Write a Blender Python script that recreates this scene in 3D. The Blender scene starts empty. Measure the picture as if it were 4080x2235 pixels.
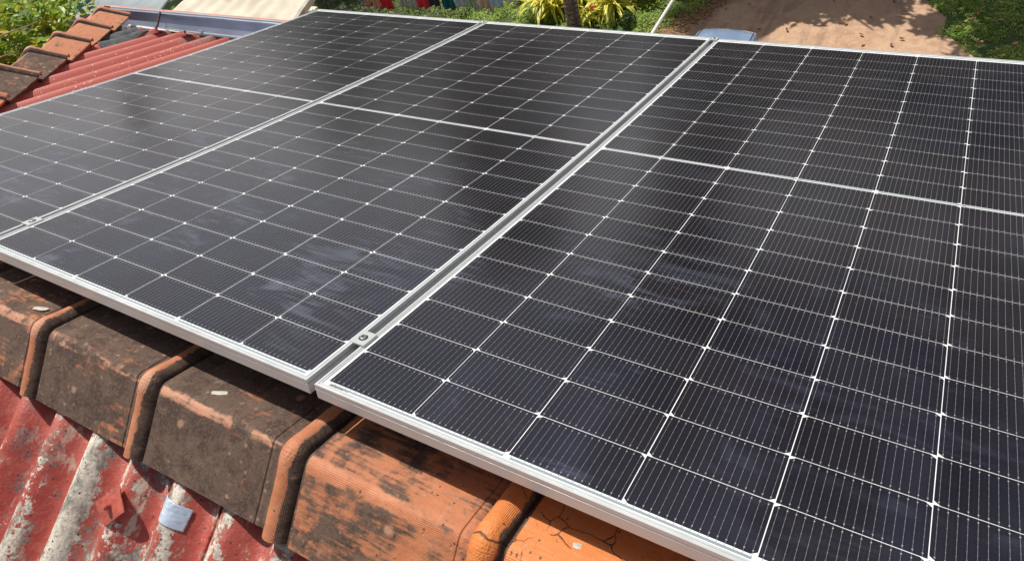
import bpy, bmesh, math, random
from mathutils import Vector, Matrix, Euler, noise
R = math.radians
random.seed(7)
sc = bpy.context.scene
COL = sc.collection

# ------------------------------------------------------------------ camera, light
cam_d = bpy.data.cameras.new('camera'); cam = bpy.data.objects.new('camera', cam_d); COL.objects.link(cam)
CM = [[0.8593680412733353, -0.23516217279720147, 0.4540763395323818], [0.47013842005444667, 0.7126278631898287, -0.5207027891148454], [-0.20113785229671804, 0.6609540688191772, 0.7229683833216025]]
cam.matrix_world = Matrix.Translation((0.77554, -0.34270, 0.90962)) @ Matrix(CM).to_4x4()
cam_d.lens = 23.767; cam_d.sensor_width = 36; cam_d.clip_start = 0.02; cam_d.clip_end = 900
sc.camera = cam
SUN = Vector((-0.43, 0.21, 1.0)).normalized()
w = bpy.data.worlds.new('World'); sc.world = w; w.use_nodes = True
wn = w.node_tree; bgn = wn.nodes['Background']; sky = wn.nodes.new('ShaderNodeTexSky')
sky.sky_type = 'NISHITA'; sky.sun_disc = False
sky.sun_elevation = math.asin(SUN.z); sky.sun_rotation = math.atan2(SUN.x, SUN.y)
sky.air_density = 1.2; sky.dust_density = 4.5; sky.ozone_density = 1.0
# thin hazy veil that whitens the sky towards the horizon, the same all round
tc = wn.nodes.new('ShaderNodeTexCoord'); sx = wn.nodes.new('ShaderNodeSeparateXYZ'); wn.links.new(tc.outputs['Generated'], sx.inputs[0])
mr = wn.nodes.new('ShaderNodeMapRange'); mr.interpolation_type = 'SMOOTHSTEP'; wn.links.new(sx.outputs[2], mr.inputs[0])
mr.inputs[1].default_value = .45; mr.inputs[2].default_value = .05; mr.inputs[3].default_value = .0; mr.inputs[4].default_value = .75
mxs = wn.nodes.new('ShaderNodeMix'); mxs.data_type = 'RGBA'; wn.links.new(mr.outputs[0], mxs.inputs[0]); wn.links.new(sky.outputs[0], mxs.inputs[6]); mxs.inputs[7].default_value = (13, 12.7, 12.9, 1)
wn.links.new(mxs.outputs[2], bgn.inputs[0]); bgn.inputs[1].default_value = 0.075
sd = bpy.data.lights.new('sun', 'SUN'); so = bpy.data.objects.new('sun', sd); COL.objects.link(so)
sd.energy = 4.9; sd.angle = R(0.5); sd.color = (1.0, 0.95, 0.87)
so.rotation_euler = SUN.to_track_quat('Z', 'Y').to_euler()
sc.view_settings.view_transform = 'Standard'; sc.view_settings.look = 'None'
sc.view_settings.gamma = 1; sc.view_settings.exposure = 0.0
sc.view_settings.use_curve_mapping = False
try:
    sc.cycles.max_bounces = 6; sc.cycles.transparent_max_bounces = 8
except Exception: pass

# ------------------------------------------------------------------ material helper
class NT:
    def __init__(s, name):
        s.m = bpy.data.materials.new(name); s.m.use_nodes = True; s.t = s.m.node_tree
        s.b = s.t.nodes['Principled BSDF']
    def n(s, typ, **kw):
        nd = s.t.nodes.new(typ)
        for k, v in kw.items():
            if k.startswith('i_'): nd.inputs[k[2:]].default_value = v
            else: setattr(nd, k, v)
        return nd
    def l(s, a, b): s.t.links.new(a, b)
    def coord(s, kind='Object'):
        return s.n('ShaderNodeTexCoord').outputs[kind]
    def pos(s): return s.n('ShaderNodeNewGeometry').outputs['Position']
    def mapv(s, v, scale=(1, 1, 1), rot=(0, 0, 0), loc=(0, 0, 0)):
        m = s.n('ShaderNodeMapping'); s.l(v, m.inputs[0])
        m.inputs['Scale'].default_value = scale; m.inputs['Rotation'].default_value = rot; m.inputs['Location'].default_value = loc
        return m.outputs[0]
    def noise(s, v, scale, detail=4, rough=0.55, dist=0.0):
        nd = s.n('ShaderNodeTexNoise'); s.l(v, nd.inputs['Vector'])
        nd.inputs['Scale'].default_value = scale; nd.inputs['Detail'].default_value = detail
        nd.inputs['Roughness'].default_value = rough; nd.inputs['Distortion'].default_value = dist
        return nd.outputs['Fac']
    def vor(s, v, scale, feature='F1', rand=1.0):
        nd = s.n('ShaderNodeTexVoronoi', feature=feature); s.l(v, nd.inputs['Vector'])
        nd.inputs['Scale'].default_value = scale
        if 'Randomness' in nd.inputs: nd.inputs['Randomness'].default_value = rand
        return nd
    def math(s, op, a, b=None, c=None, clamp=False):
        nd = s.n('ShaderNodeMath', operation=op); nd.use_clamp = clamp
        for i, x in enumerate((a, b, c)):
            if x is None: continue
            if isinstance(x, (int, float)): nd.inputs[i].default_value = x
            else: s.l(x, nd.inputs[i])
        return nd.outputs[0]
    def ramp(s, v, lo, hi, a=0.0, b=1.0):
        nd = s.n('ShaderNodeMapRange'); nd.clamp = True; s.l(v, nd.inputs[0])
        nd.interpolation_type = 'SMOOTHSTEP'
        for i, x in ((1, lo), (2, hi), (3, a), (4, b)):
            if isinstance(x, (int, float)): nd.inputs[i].default_value = x
            else: s.l(x, nd.inputs[i])
        return nd.outputs[0]
    def mix(s, f, a, b, mode='MIX'):
        nd = s.n('ShaderNodeMix', data_type='RGBA', blend_type=mode)
        for i, x in ((0, f), (6, a), (7, b)):
            if isinstance(x, (int, float)): nd.inputs[i].default_value = x
            elif isinstance(x, tuple): nd.inputs[i].default_value = (*x, 1) if len(x) == 3 else x
            else: s.l(x, nd.inputs[i])
        return nd.outputs[2]
    def sep(s, v):
        nd = s.n('ShaderNodeSeparateXYZ'); s.l(v, nd.inputs[0]); return nd.outputs
    def col(s, c): 
        if isinstance(c, tuple): s.b.inputs['Base Color'].default_value = (*c, 1)
        else: s.l(c, s.b.inputs['Base Color'])
    def set(s, **kw):
        for k, v in kw.items():
            k = k.replace('_', ' ')
            if isinstance(v, (int, float)): s.b.inputs[k].default_value = v
            else: s.l(v, s.b.inputs[k])
    def bump(s, h, strength=0.5, dist=0.01, prev=None):
        nd = s.n('ShaderNodeBump'); s.l(h, nd.inputs['Height'])
        nd.inputs['Strength'].default_value = strength; nd.inputs['Distance'].default_value = dist
        if prev is not None: s.l(prev, nd.inputs['Normal'])
        s.l(nd.outputs[0], s.b.inputs['Normal']); return nd.outputs[0]

def simple(name, c, rough=0.6, metal=0.0, var=0.12, scale=8, spec=0.5, bump=0.0):
    t = NT(name); v = t.coord()
    f = t.noise(v, scale, 5)
    g = t.ramp(f, 0.3, 0.7)
    t.col(t.mix(g, tuple(x * (1 - var) for x in c), tuple(min(1, x * (1 + var)) for x in c)))
    t.set(Roughness=rough, Metallic=metal); t.b.inputs['Specular IOR Level'].default_value = spec
    if bump: t.bump(t.noise(v, scale * 6, 4), bump, 0.004)
    return t.m
MAT = {}

# anodised aluminium
t = NT('aluminium'); v = t.coord()
f = t.noise(t.mapv(v, (6, 6, 60)), 6, 5); g = t.noise(v, 3.0, 4)
t.col(t.mix(t.ramp(g, .3, .7), (.50, .52, .525), (.58, .60, .605)))
t.set(Metallic=0.3, Roughness=t.ramp(f, .3, .7, .30, .46)); MAT['alu'] = t.m
t = NT('clamp_aluminium'); t.col((.46, .50, .49)); t.set(Metallic=.3, Roughness=.4); MAT['clamp'] = t.m
t = NT('stainless_steel'); v = t.coord(); t.col((.5, .5, .5)); t.set(Metallic=1.0, Roughness=t.ramp(t.noise(v, 200), .3, .7, .25, .4)); MAT['steel'] = t.m

# smudges left by wiping, shared by cell and backsheet
def smudge(t):
    p = t.pos()
    a = t.noise(t.mapv(p, (1, 1, 1), (0, 0, .6)), 3.1, 6, .62, .8)
    b = t.noise(t.mapv(p, (1.0, 5.5, 1), (0, 0, .9)), 5.0, 5, .65, 1.2)
    px_, py_, pz_ = t.sep(p)
    w2 = t.math('MULTIPLY', t.math('MULTIPLY', t.ramp(px_, -.05, -.25), t.ramp(py_, 1.15, .45)), 1.0)
    w3 = t.math('MULTIPLY', t.math('MULTIPLY', t.ramp(px_, .75, .35), t.ramp(px_, -.02, .0)), t.ramp(py_, .75, .25))
    ww = t.math('ADD', t.math('MAXIMUM', w2, w3), .28, clamp=True)
    return t.math('MULTIPLY', t.math('MULTIPLY', t.ramp(a, .46, .60), t.ramp(b, .44, .66)), ww)
# solar cell: dark silicon with printed silver busbars
t = NT('solar_cell'); v = t.coord(); x, y, z = t.sep(v)
oi = t.n('ShaderNodeObjectInfo')
base = t.mix(oi.outputs['Random'], (.0064, .0054, .0098), (.0104, .0076, .0118))
blu = t.ramp(t.noise(t.pos(), 1.3, 3), .45, .65)
base = t.mix(t.math('MULTIPLY', blu, .6), base, (.0066, .0074, .0190))
fing = t.math('MULTIPLY', t.ramp(t.noise(t.pos(), 6, 4), .35, .7), .06)
base = t.mix(fing, base, (.05, .05, .055))
u = t.math('FRACT', t.math('DIVIDE', t.math('ADD', x, .091), .011375))
d = t.math('MULTIPLY', t.math('ABSOLUTE', t.math('SUBTRACT', u, .5)), .011375)
d2 = t.math('MULTIPLY', t.math('SUBTRACT', .5, t.math('ABSOLUTE', t.math('SUBTRACT', u, .5))), .011375)
bar = t.ramp(d, .00018, .00040, 1, 0)
half = t.ramp(d2, .0001, .0003, 1, 0)
uy = t.math('ABSOLUTE', t.math('SUBTRACT', t.math('FRACT', t.math('DIVIDE', t.math('ADD', y, .0479), .01369)), .5))
pad = t.math('MULTIPLY', t.ramp(t.math('MULTIPLY', uy, .01369), .0004, .0007, 1, 0), t.ramp(d, .0004, .0007, 1, 0))
ye = t.math('ABSOLUTE', y)
endpad = t.math('MULTIPLY', t.ramp(t.math('ABSOLUTE', t.math('SUBTRACT', ye, .0415)), .0008, .0012, 1, 0), t.ramp(d, .0008, .0012, 1, 0))
c = t.mix(t.math('MULTIPLY', half, .06), base, (.16, .15, .14))
c = t.mix(t.math('MULTIPLY', bar, .62), c, (.24, .235, .24))
c = t.mix(t.math('MULTIPLY', t.math('MAXIMUM', t.math('MULTIPLY', pad, .55), endpad), .75), c, (.38, .38, .36))
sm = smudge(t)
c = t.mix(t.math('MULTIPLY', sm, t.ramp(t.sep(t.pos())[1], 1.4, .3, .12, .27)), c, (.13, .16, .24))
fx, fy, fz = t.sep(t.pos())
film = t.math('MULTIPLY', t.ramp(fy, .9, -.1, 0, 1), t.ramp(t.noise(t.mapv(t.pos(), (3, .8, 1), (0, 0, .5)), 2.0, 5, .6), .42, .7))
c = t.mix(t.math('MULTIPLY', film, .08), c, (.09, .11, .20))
spk = t.vor(t.pos(), 55); sc_ = t.sep(spk.outputs['Color'])
dust = t.math('MULTIPLY', t.ramp(spk.outputs['Distance'], .03, .05, 1, 0), t.math('GREATER_THAN', sc_[0], .93))
c = t.mix(t.math('MULTIPLY', dust, .5), c, (.4, .38, .33))
t.col(c)
rg = t.ramp(t.noise(t.pos(), 2.2, 4), .3, .7, .16, .24)
t.set(Roughness=t.math('ADD', rg, t.math('MULTIPLY', sm, .15)))
t.b.inputs['Specular IOR Level'].default_value = .85
t.set(Sheen_Weight=t.math('ADD', .03, t.math('MULTIPLY', sm, .25)), Sheen_Roughness=.35); t.b.inputs['Sheen Tint'].default_value = (1, .95, .97, 1)
MAT['cell'] = t.m
t = NT('backsheet_white'); p = t.pos()
t.col(t.mix(t.ramp(t.noise(p, 14, 4), .3, .7), (.70, .735, .745), (.80, .82, .82)))
t.set(Roughness=.22); MAT['white'] = t.m
t = NT('tinned_ribbon'); t.col((.30, .36, .38)); t.set(Metallic=.35, Roughness=.32); MAT['ribbon'] = t.m
t = NT('label_paper'); t.col((.80, .80, .78)); t.set(Roughness=.4); MAT['label'] = t.m
t = NT('print_black'); t.col((.05, .05, .05)); t.set(Roughness=.5); MAT['ink'] = t.m

# terracotta ridge tiles: uv = metres along the tile / along its section ; object colour r = grime, g = cracks, b = seed
t = NT('terracotta'); uv = t.coord('UV'); u, s_, _z = t.sep(uv)
oi = t.n('ShaderNodeObjectInfo'); oc = t.sep(oi.outputs['Color'])
sh = t.n('ShaderNodeCombineXYZ'); t.l(t.math('MULTIPLY', oc[2], 37.0), sh.inputs[2])
vv = t.n('ShaderNodeVectorMath', operation='ADD'); t.l(uv, vv.inputs[0]); t.l(sh.outputs[0], vv.inputs[1]); P = vv.outputs[0]
n1 = t.noise(P, 9, 8, .62, .6); n2 = t.noise(P, 42, 6, .6); n3 = t.noise(t.mapv(P, (3.5, 30, 1)), 4, 5, .6)
n4 = t.noise(P, 170, 4, .6)
orange = t.mix(t.ramp(n2, .3, .7), (.46, .132, .040), (.62, .22, .085))
orange = t.mix(t.math('MULTIPLY', t.math('MAXIMUM', oc[1], 0), .7), orange, (.62, .19, .035))
orange = t.mix(t.math('MULTIPLY', t.ramp(n3, .45, .7), .35), orange, (.60, .30, .18))
rib = t.ramp(u, .036, .052, 1, 0)
apex = t.ramp(t.math('ABSOLUTE', t.math('ADD', s_, .006)), .004, .015, 1, 0)
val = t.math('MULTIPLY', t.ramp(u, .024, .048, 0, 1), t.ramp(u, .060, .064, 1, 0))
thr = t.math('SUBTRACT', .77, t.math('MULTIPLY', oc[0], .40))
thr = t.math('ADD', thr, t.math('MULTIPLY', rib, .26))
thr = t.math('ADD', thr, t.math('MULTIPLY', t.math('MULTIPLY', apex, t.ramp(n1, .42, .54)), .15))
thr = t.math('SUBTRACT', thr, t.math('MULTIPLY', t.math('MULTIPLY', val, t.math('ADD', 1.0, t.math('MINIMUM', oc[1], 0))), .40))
gr = t.math('ADD', t.math('MULTIPLY', n1, .50), t.math('MULTIPLY', n3, .26)); gr = t.math('ADD', gr, t.math('MULTIPLY', n2, .24))
gm = t.ramp(gr, t.math('SUBTRACT', thr, .05), t.math('ADD', thr, .07))
n5 = t.noise(P, 16, 8, .7, .4)
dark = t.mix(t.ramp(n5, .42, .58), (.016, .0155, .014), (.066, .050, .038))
dark = t.mix(t.math('MULTIPLY', t.ramp(n4, .45, .62), .5), dark, (.115, .078, .056))
dark = t.mix(t.math('MULTIPLY', t.ramp(n2, .52, .68), .45), dark, (.13, .10, .078))
orange = t.mix(t.math('MULTIPLY', t.ramp(oc[1], .0, .6, 1, 0), .38), orange, t.mix(t.ramp(n1, .35, .65), (.27, .115, .062), (.40, .21, .135)))
orange = t.mix(t.math('MULTIPLY', t.math('MULTIPLY', apex, t.ramp(oc[0], .7, .9)), .65), orange, (.52, .29, .19))
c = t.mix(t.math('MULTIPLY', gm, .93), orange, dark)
wv = t.n('ShaderNodeVectorMath', operation='ADD'); wz = t.n('ShaderNodeTexNoise'); t.l(P, wz.inputs['Vector']); wz.inputs['Scale'].default_value = 60; wz.inputs['Detail'].default_value = 5
ws = t.n('ShaderNodeVectorMath', operation='SCALE'); t.l(wz.outputs['Color'], ws.inputs[0]); ws.inputs['Scale'].default_value = .012; t.l(P, wv.inputs[0]); t.l(ws.outputs[0], wv.inputs[1])
lv = t.vor(wv.outputs[0], 26); lc = t.sep(lv.outputs['Color'])
lich = t.math('MULTIPLY', t.ramp(lv.outputs['Distance'], t.math('MULTIPLY', lc[1], .16), t.math('ADD', t.math('MULTIPLY', lc[1], .26), .10), 1, 0), t.math('GREATER_THAN', lc[0], .72))
lich = t.math('MULTIPLY', lich, t.ramp(n1, .40, .50))
c = t.mix(t.math('MULTIPLY', lich, .55), c, (.46, .27, .18))
l2 = t.vor(wv.outputs[0], 58); l2c = t.sep(l2.outputs['Color'])
c = t.mix(t.math('MULTIPLY', t.math('MULTIPLY', t.ramp(l2.outputs['Distance'], .12, .32, 1, 0), t.math('GREATER_THAN', l2c[0], .74)), t.math('MULTIPLY', t.ramp(n2, .42, .55), .5)), c, (.38, .25, .18))
sd2 = t.vor(P, 95); s2c = t.sep(sd2.outputs['Color'])
c = t.mix(t.math('MULTIPLY', t.math('MULTIPLY', t.ramp(sd2.outputs['Distance'], .2, .4, 1, 0), t.math('GREATER_THAN', s2c[2], .80)), t.math('MULTIPLY', t.ramp(n1, .5, .62), .6)), c, (.40, .27, .19))
bv = t.vor(P, 120); bc = t.sep(bv.outputs['Color'])
c = t.mix(t.math('MULTIPLY', t.math('MULTIPLY', t.ramp(bv.outputs['Distance'], .2, .32, 1, 0), t.math('GREATER_THAN', bc[1], .93)), .8), c, (.02, .018, .016))
pw_ = t.n('ShaderNodeVectorMath', operation='ADD'); nz = t.n('ShaderNodeTexNoise'); t.l(P, nz.inputs['Vector']); nz.inputs['Scale'].default_value = 22
sc2 = t.n('ShaderNodeVectorMath', operation='SCALE'); t.l(nz.outputs['Color'], sc2.inputs[0]); sc2.inputs['Scale'].default_value = .03
t.l(P, pw_.inputs[0]); t.l(sc2.outputs[0], pw_.inputs[1])
cr = t.vor(pw_.outputs[0], 11, 'DISTANCE_TO_EDGE')
crk = t.math('MULTIPLY', t.ramp(cr.outputs['Distance'], .004, .012, 1, 0), t.math('MULTIPLY', t.math('MAXIMUM', oc[1], 0), t.ramp(n1, .44, .52)))
c = t.mix(t.math('MULTIPLY', crk, .85), c, (.05, .02, .012))
t.col(c); t.set(Roughness=t.ramp(gm, 0, 1, .62, .85))
emb = t.math('SINE', t.math('MULTIPLY', s_, 2300)); embu = t.math('SINE', t.math('MULTIPLY', s_, 900))
h = t.math('ADD', t.math('MULTIPLY', n4, 1.0), t.math('MULTIPLY', emb, .12)); h = t.math('ADD', h, t.math('MULTIPLY', n2, .8))
pt = t.vor(P, 75); pc_ = t.sep(pt.outputs['Color']); h = t.math('SUBTRACT', h, t.math('MULTIPLY', t.math('MULTIPLY', t.ramp(pt.outputs['Distance'], .15, .3, 1, 0), t.math('GREATER_THAN', pc_[0], .9)), .8))
gran = t.math('MULTIPLY', t.math('MULTIPLY', rib, t.ramp(t.math('ABSOLUTE', s_), .02, .045, 1, 0)), t.vor(P, 330).outputs['Distance']); h = t.math('ADD', h, t.math('MULTIPLY', gran, .6))
h = t.math('SUBTRACT', h, t.math('MULTIPLY', crk, 1.2))
ribl = t.math('MULTIPLY', t.math('SINE', t.math('MULTIPLY', u, 2600)), t.math('MULTIPLY', rib, t.ramp(t.math('ABSOLUTE', s_), .02, .035, 0, .22)))
h = t.math('ADD', h, ribl)
t.bump(h, .7, .0022); MAT['terra'] = t.m

# painted corrugated cement sheet, two finishes
def sheet_mat(name, weather):
    t = NT(name); v = t.coord(); x, y, z = t.sep(v)
    n1 = t.noise(t.mapv(v, (1.5, .45, 0)), 8, 8, .66, .3); n2 = t.noise(v, 38, 7, .68); n3 = t.noise(v, 160, 4, .6); n0 = t.noise(v, 1.7, 3)
    red = t.mix(t.ramp(n2, .3, .72), (.34, .060, .042), (.43, .098, .068)) if not weather else t.mix(t.ramp(n2, .3, .72), (.32, .048, .034), (.42, .088, .062))
    red = t.mix(t.math('MULTIPLY', t.ramp(n0, .4, .6), .35 if not weather else .15), red, (.46, .15, .11))
    if weather:
        crest = t.ramp(z, -.026, .0, 0, 1)
        val = t.math('MULTIPLY', t.ramp(z, -.048, -.030, 1, 0), 1.0)
        # peeling is strongest away from the ridge tiles and on the right-hand crests
        loc = t.math('ADD', t.math('MULTIPLY', t.ramp(x, -1.0, -.30), .085), t.math('MULTIPLY', t.ramp(y, -.30, -.02, 1, 0), .03))
        k = t.math('ADD', t.math('MULTIPLY', n1, .44), t.math('MULTIPLY', n2, .34)); k = t.math('ADD', k, t.math('MULTIPLY', t.noise(v, 110, 5, .65), .22))
        k = t.math('ADD', k, loc); k = t.math('ADD', k, t.math('MULTIPLY', crest, .05))
        k = t.math('ADD', k, t.math('MULTIPLY', val, .01))
        strip = t.math('MULTIPLY', t.ramp(t.math('ABSOLUTE', t.math('SUBTRACT', x, -.583)), .012, .040, 1, 0), t.ramp(y, -.05, .0, .085, .02))
        k = t.math('ADD', k, strip)
        m = t.ramp(k, .612, .626)
        bare = t.mix(t.ramp(t.noise(v, 24, 6, .65), .42, .58), (.135, .13, .115), (.50, .47, .40))
        bare = t.mix(t.math('MULTIPLY', t.math('MULTIPLY', t.ramp(crest, .3, 1), t.ramp(t.noise(t.mapv(v, (2.2, .6, 1)), 11, 6, .65), .40, .56)), .9), bare, (.66, .60, .50))
        bare = t.mix(t.ramp(n3, .45, .7), bare, (.30, .28, .24))
        pink = t.mix(t.ramp(k, .592, .622, 0, .7), red, (.44, .14, .11))
        c = t.mix(m, pink, bare)
        gr = t.ramp(t.math('ADD', t.math('MULTIPLY', t.noise(t.mapv(v, (1, .7, 1), (0, 0, .3)), 9, 8, .7), .75), t.math('MULTIPLY', n3, .25)), .535, .60)
        c = t.mix(t.math('MULTIPLY', gr, .72), c, t.mix(t.ramp(n3, .4, .6), (.06, .06, .055), (.19, .18, .155)))
        chk = t.ramp(t.noise(t.mapv(v, (1.6, .6, 1)), 26, 6, .7), .56, .64)
        c = t.mix(t.math('MULTIPLY', chk, t.math('MULTIPLY', t.ramp(x, -1.0, -.4, .25, 1), .8)), c, (.52, .45, .36))
        sp = t.vor(v, 90); sc_ = t.sep(sp.outputs['Color'])
        c = t.mix(t.math('MULTIPLY', t.ramp(sp.outputs['Distance'], .18, .3, 1, 0), t.math('GREATER_THAN', sc_[0], .9)), c, (.07, .055, .045))
        t.set(Roughness=t.math('ADD', .5, t.math('MULTIPLY', m, .3)))
        h = t.math('SUBTRACT', t.math('ADD', t.math('MULTIPLY', n3, .7), t.math('MULTIPLY', n2, 1.1)), t.math('MULTIPLY', m, .7))
        t.bump(h, .6, .0030)
    else:
        c = t.mix(.65, red, (.47, .125, .10))
        em = t.math('SINE', t.math('ADD', t.math('MULTIPLY', y, 520), t.math('MULTIPLY', x, 330)))
        sp = t.vor(v, 62); sc_ = t.sep(sp.outputs['Color'])
        near = t.math('ADD', t.ramp(x, -3.6, -2.8), -.25, clamp=True)
        spots = t.math('MULTIPLY', t.ramp(sp.outputs['Distance'], .20, .34, 1, 0), t.math('GREATER_THAN', sc_[0], t.math('SUBTRACT', .93, t.math('MULTIPLY', near, .55))))
        spots = t.math('MULTIPLY', spots, t.ramp(t.noise(v, 2.6, 3), .40, .55))
        c = t.mix(t.math('MULTIPLY', spots, .8), c, (.66, .56, .46))
        endm = t.math('MULTIPLY', t.ramp(y, 1.99, 2.14), t.ramp(n1, .50, .58))
        c = t.mix(t.math('MULTIPLY', endm, .8), c, t.mix(t.ramp(n3, .4, .6), (.12, .11, .10), (.40, .36, .32)))
        t.set(Roughness=.6)
        t.bump(t.math('ADD', t.math('MULTIPLY', em, .22), t.math('MULTIPLY', n3, .35)), .45, .0022)
    t.col(c); return t.m
MAT['sheet_old'] = sheet_mat('peeling_red_paint', True)
MAT['sheet_new'] = sheet_mat('red_paint', False)

MAT['foil'] = simple('foil_tape', (.58, .68, .80), .38, .35, .06, 30)
MAT['zinc'] = simple('zinc_gutter', (.34, .37, .45), .36, .7, .12, 5)
MAT['pinkwood'] = simple('salmon_paint', (.50, .20, .15), .6, 0, .15, 9)
MAT['felt'] = simple('bitumen_felt', (.085, .09, .095), .8, 0, .3, 30, .3, .5)
MAT['conduit'] = simple('white_pvc', (.72, .72, .70), .35, 0, .04, 5)
MAT['rust'] = simple('rusty_steel', (.09, .05, .035), .8, .2, .4, 40)
MAT['plaster'] = simple('plaster', (.62, .56, .44), .85, 0, .08, 3)
MAT['greysheet'] = simple('grey_sheet', (.20, .24, .26), .6, 0, .18, 2.5)
MAT['teal'] = simple('teal_edge', (.07, .22, .22), .6, 0, .3, 12)
MAT['smear'] = simple('lime_smear', (.46, .44, .38), .8, 0, .12, 90)
t = NT('cream_cement'); v = t.coord(); n = t.noise(v, 2.5, 7, .6); n_ = t.noise(t.mapv(v, (1, 4, 1)), 1.4, 5)
c = t.mix(t.ramp(n, .3, .7), (.47, .42, .33), (.62, .57, .46)); c = t.mix(t.math('MULTIPLY', t.ramp(n_, .52, .7), .6), c, (.24, .19, .13)); t.col(c); t.set(Roughness=.8); t.bump(t.noise(v, 30, 4), .3, .01); MAT['cream'] = t.m

# ground
t = NT('sandy_soil'); p = t.pos()
n1 = t.noise(p, .5, 6, .6, .4); n2 = t.noise(p, 5, 7, .65); n3 = t.noise(p, 38, 5, .7); n4 = t.noise(t.mapv(p, (1, .22, 1), (0, 0, .45)), 3.2, 5, .6, .8)
c = t.mix(t.ramp(n2, .3, .7), (.38, .23, .145), (.53, .345, .225))
c = t.mix(t.math('MULTIPLY', t.ramp(n1, .42, .62), .6), c, (.53, .36, .235))
c = t.mix(t.math('MULTIPLY', t.ramp(n4, .52, .68), .5), c, (.27, .165, .11))
c = t.mix(t.math('MULTIPLY', t.ramp(n3, .6, .72), .6), c, (.20, .125, .08))
t.col(c); t.set(Roughness=.95); b_ = t.bump(n2, .7, .05); t.bump(n3, .6, .012, b_); MAT['soil'] = t.m
t = NT('lawn_green'); p = t.pos(); n2 = t.noise(p, 4, 6, .65); n3 = t.noise(p, 30, 5, .7)
c = t.mix(t.ramp(n3, .3, .7), (.03, .06, .012), (.10, .16, .03)); c = t.mix(t.math('MULTIPLY', t.ramp(n2, .55, .7), .7), c, (.17, .13, .06))
t.col(c); t.set(Roughness=.9); t.bump(n3, .8, .04); MAT['lawn'] = t.m

def leafmat(name, a, b, rough=.45, trans=.25, alt=None):
    t = NT(name); v = t.pos(); oi = t.n('ShaderNodeObjectInfo')
    f = t.noise(v, 3.1, 4, .6); f2 = t.vor(v, 14).outputs['Color']; r = t.sep(f2)[0]
    c = t.mix(t.ramp(t.math('ADD', t.math('MULTIPLY', f, .6), t.math('MULTIPLY', r, .4)), .3, .72), a, b)
    if alt: c = t.mix(t.math('MULTIPLY', t.math('GREATER_THAN', r, .86), .8), c, alt)
    t.col(c); t.set(Roughness=rough); t.b.inputs['Specular IOR Level'].default_value = .4
    tr = t.n('ShaderNodeBsdfTranslucent'); t.l(c, tr.inputs[0]); ms = t.n('ShaderNodeMixShader'); ms.inputs[0].default_value = trans
    t.l(t.b.outputs[0], ms.inputs[1]); t.l(tr.outputs[0], ms.inputs[2]); t.l(ms.outputs[0], t.t.nodes['Material Output'].inputs[0])
    return t.m
MAT['bushleaf'] = leafmat('lime_leaf', (.16, .28, .02), (.40, .52, .05), .4, .4, (.58, .48, .06))
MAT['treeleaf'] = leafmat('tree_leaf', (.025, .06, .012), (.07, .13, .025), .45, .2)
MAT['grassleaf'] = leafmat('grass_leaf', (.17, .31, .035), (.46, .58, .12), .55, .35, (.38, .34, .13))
MAT['darkleaf'] = leafmat('shade_leaf', (.03, .05, .016), (.08, .11, .03), .6, .2, (.12, .08, .04))  # dark greens: the shade over undergrowth and hedge is put into the colour
MAT['bark'] = simple('palm_bark', (.12, .085, .075), .9, 0, .3, 14, .3, .8)
MAT['twig'] = simple('pale_twig', (.30, .26, .20), .8, 0, .2, 20)
# striped strap leaf, uv.x across
t = NT('variegated_leaf'); uv = t.coord('UV'); u, vv_, _ = t.sep(uv); oi = t.n('ShaderNodeObjectInfo')
e = t.math('ABSOLUTE', t.math('SUBTRACT', u, .5))
c = t.mix(t.ramp(e, .08, .24), (.24, .36, .03), (.86, .76, .08))
c = t.mix(t.math('MULTIPLY', oi.outputs['Random'], .35), c, (.62, .60, .24))
t.col(c); t.set(Roughness=.4)
tr = t.n('ShaderNodeBsdfTranslucent'); t.l(c, tr.inputs[0]); ms = t.n('ShaderNodeMixShader'); ms.inputs[0].default_value = .25
t.l(t.b.outputs[0], ms.inputs[1]); t.l(tr.outputs[0], ms.inputs[2]); t.l(ms.outputs[0], t.t.nodes['Material Output'].inputs[0]); MAT['strap'] = t.m

# ------------------------------------------------------------------ object helpers
def mesh_obj(name, verts, faces, mat, parent=None, smooth=False, uvs=None, loc=None, rot=None):
    me = bpy.data.meshes.new(name); me.from_pydata([tuple(v) for v in verts], [], faces)
    if mat: me.materials.append(mat)
    if uvs is not None:
        ul = me.uv_layers.new(name='UVMap')
        for lp in me.loops: ul.data[lp.index].uv = uvs[lp.vertex_index]
    me.update()
    if smooth: me.polygons.foreach_set('use_smooth', [True] * len(me.polygons))
    o = bpy.data.objects.new(name, me); COL.objects.link(o)
    if parent: o.parent = parent
    if loc is not None: o.location = loc
    if rot is not None: o.rotation_euler = rot
    return o
def empty(name, loc=(0, 0, 0), rot=(0, 0, 0)):
    o = bpy.data.objects.new(name, None); COL.objects.link(o); o.location = loc; o.rotation_euler = rot; o.empty_display_size = .1; return o
def tag(o, label=None, cat=None, group=None, kind=None):
    if label: o['label'] = label
    if cat: o['category'] = cat
    if group: o['group'] = group
    if kind: o['kind'] = kind
    return o
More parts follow.
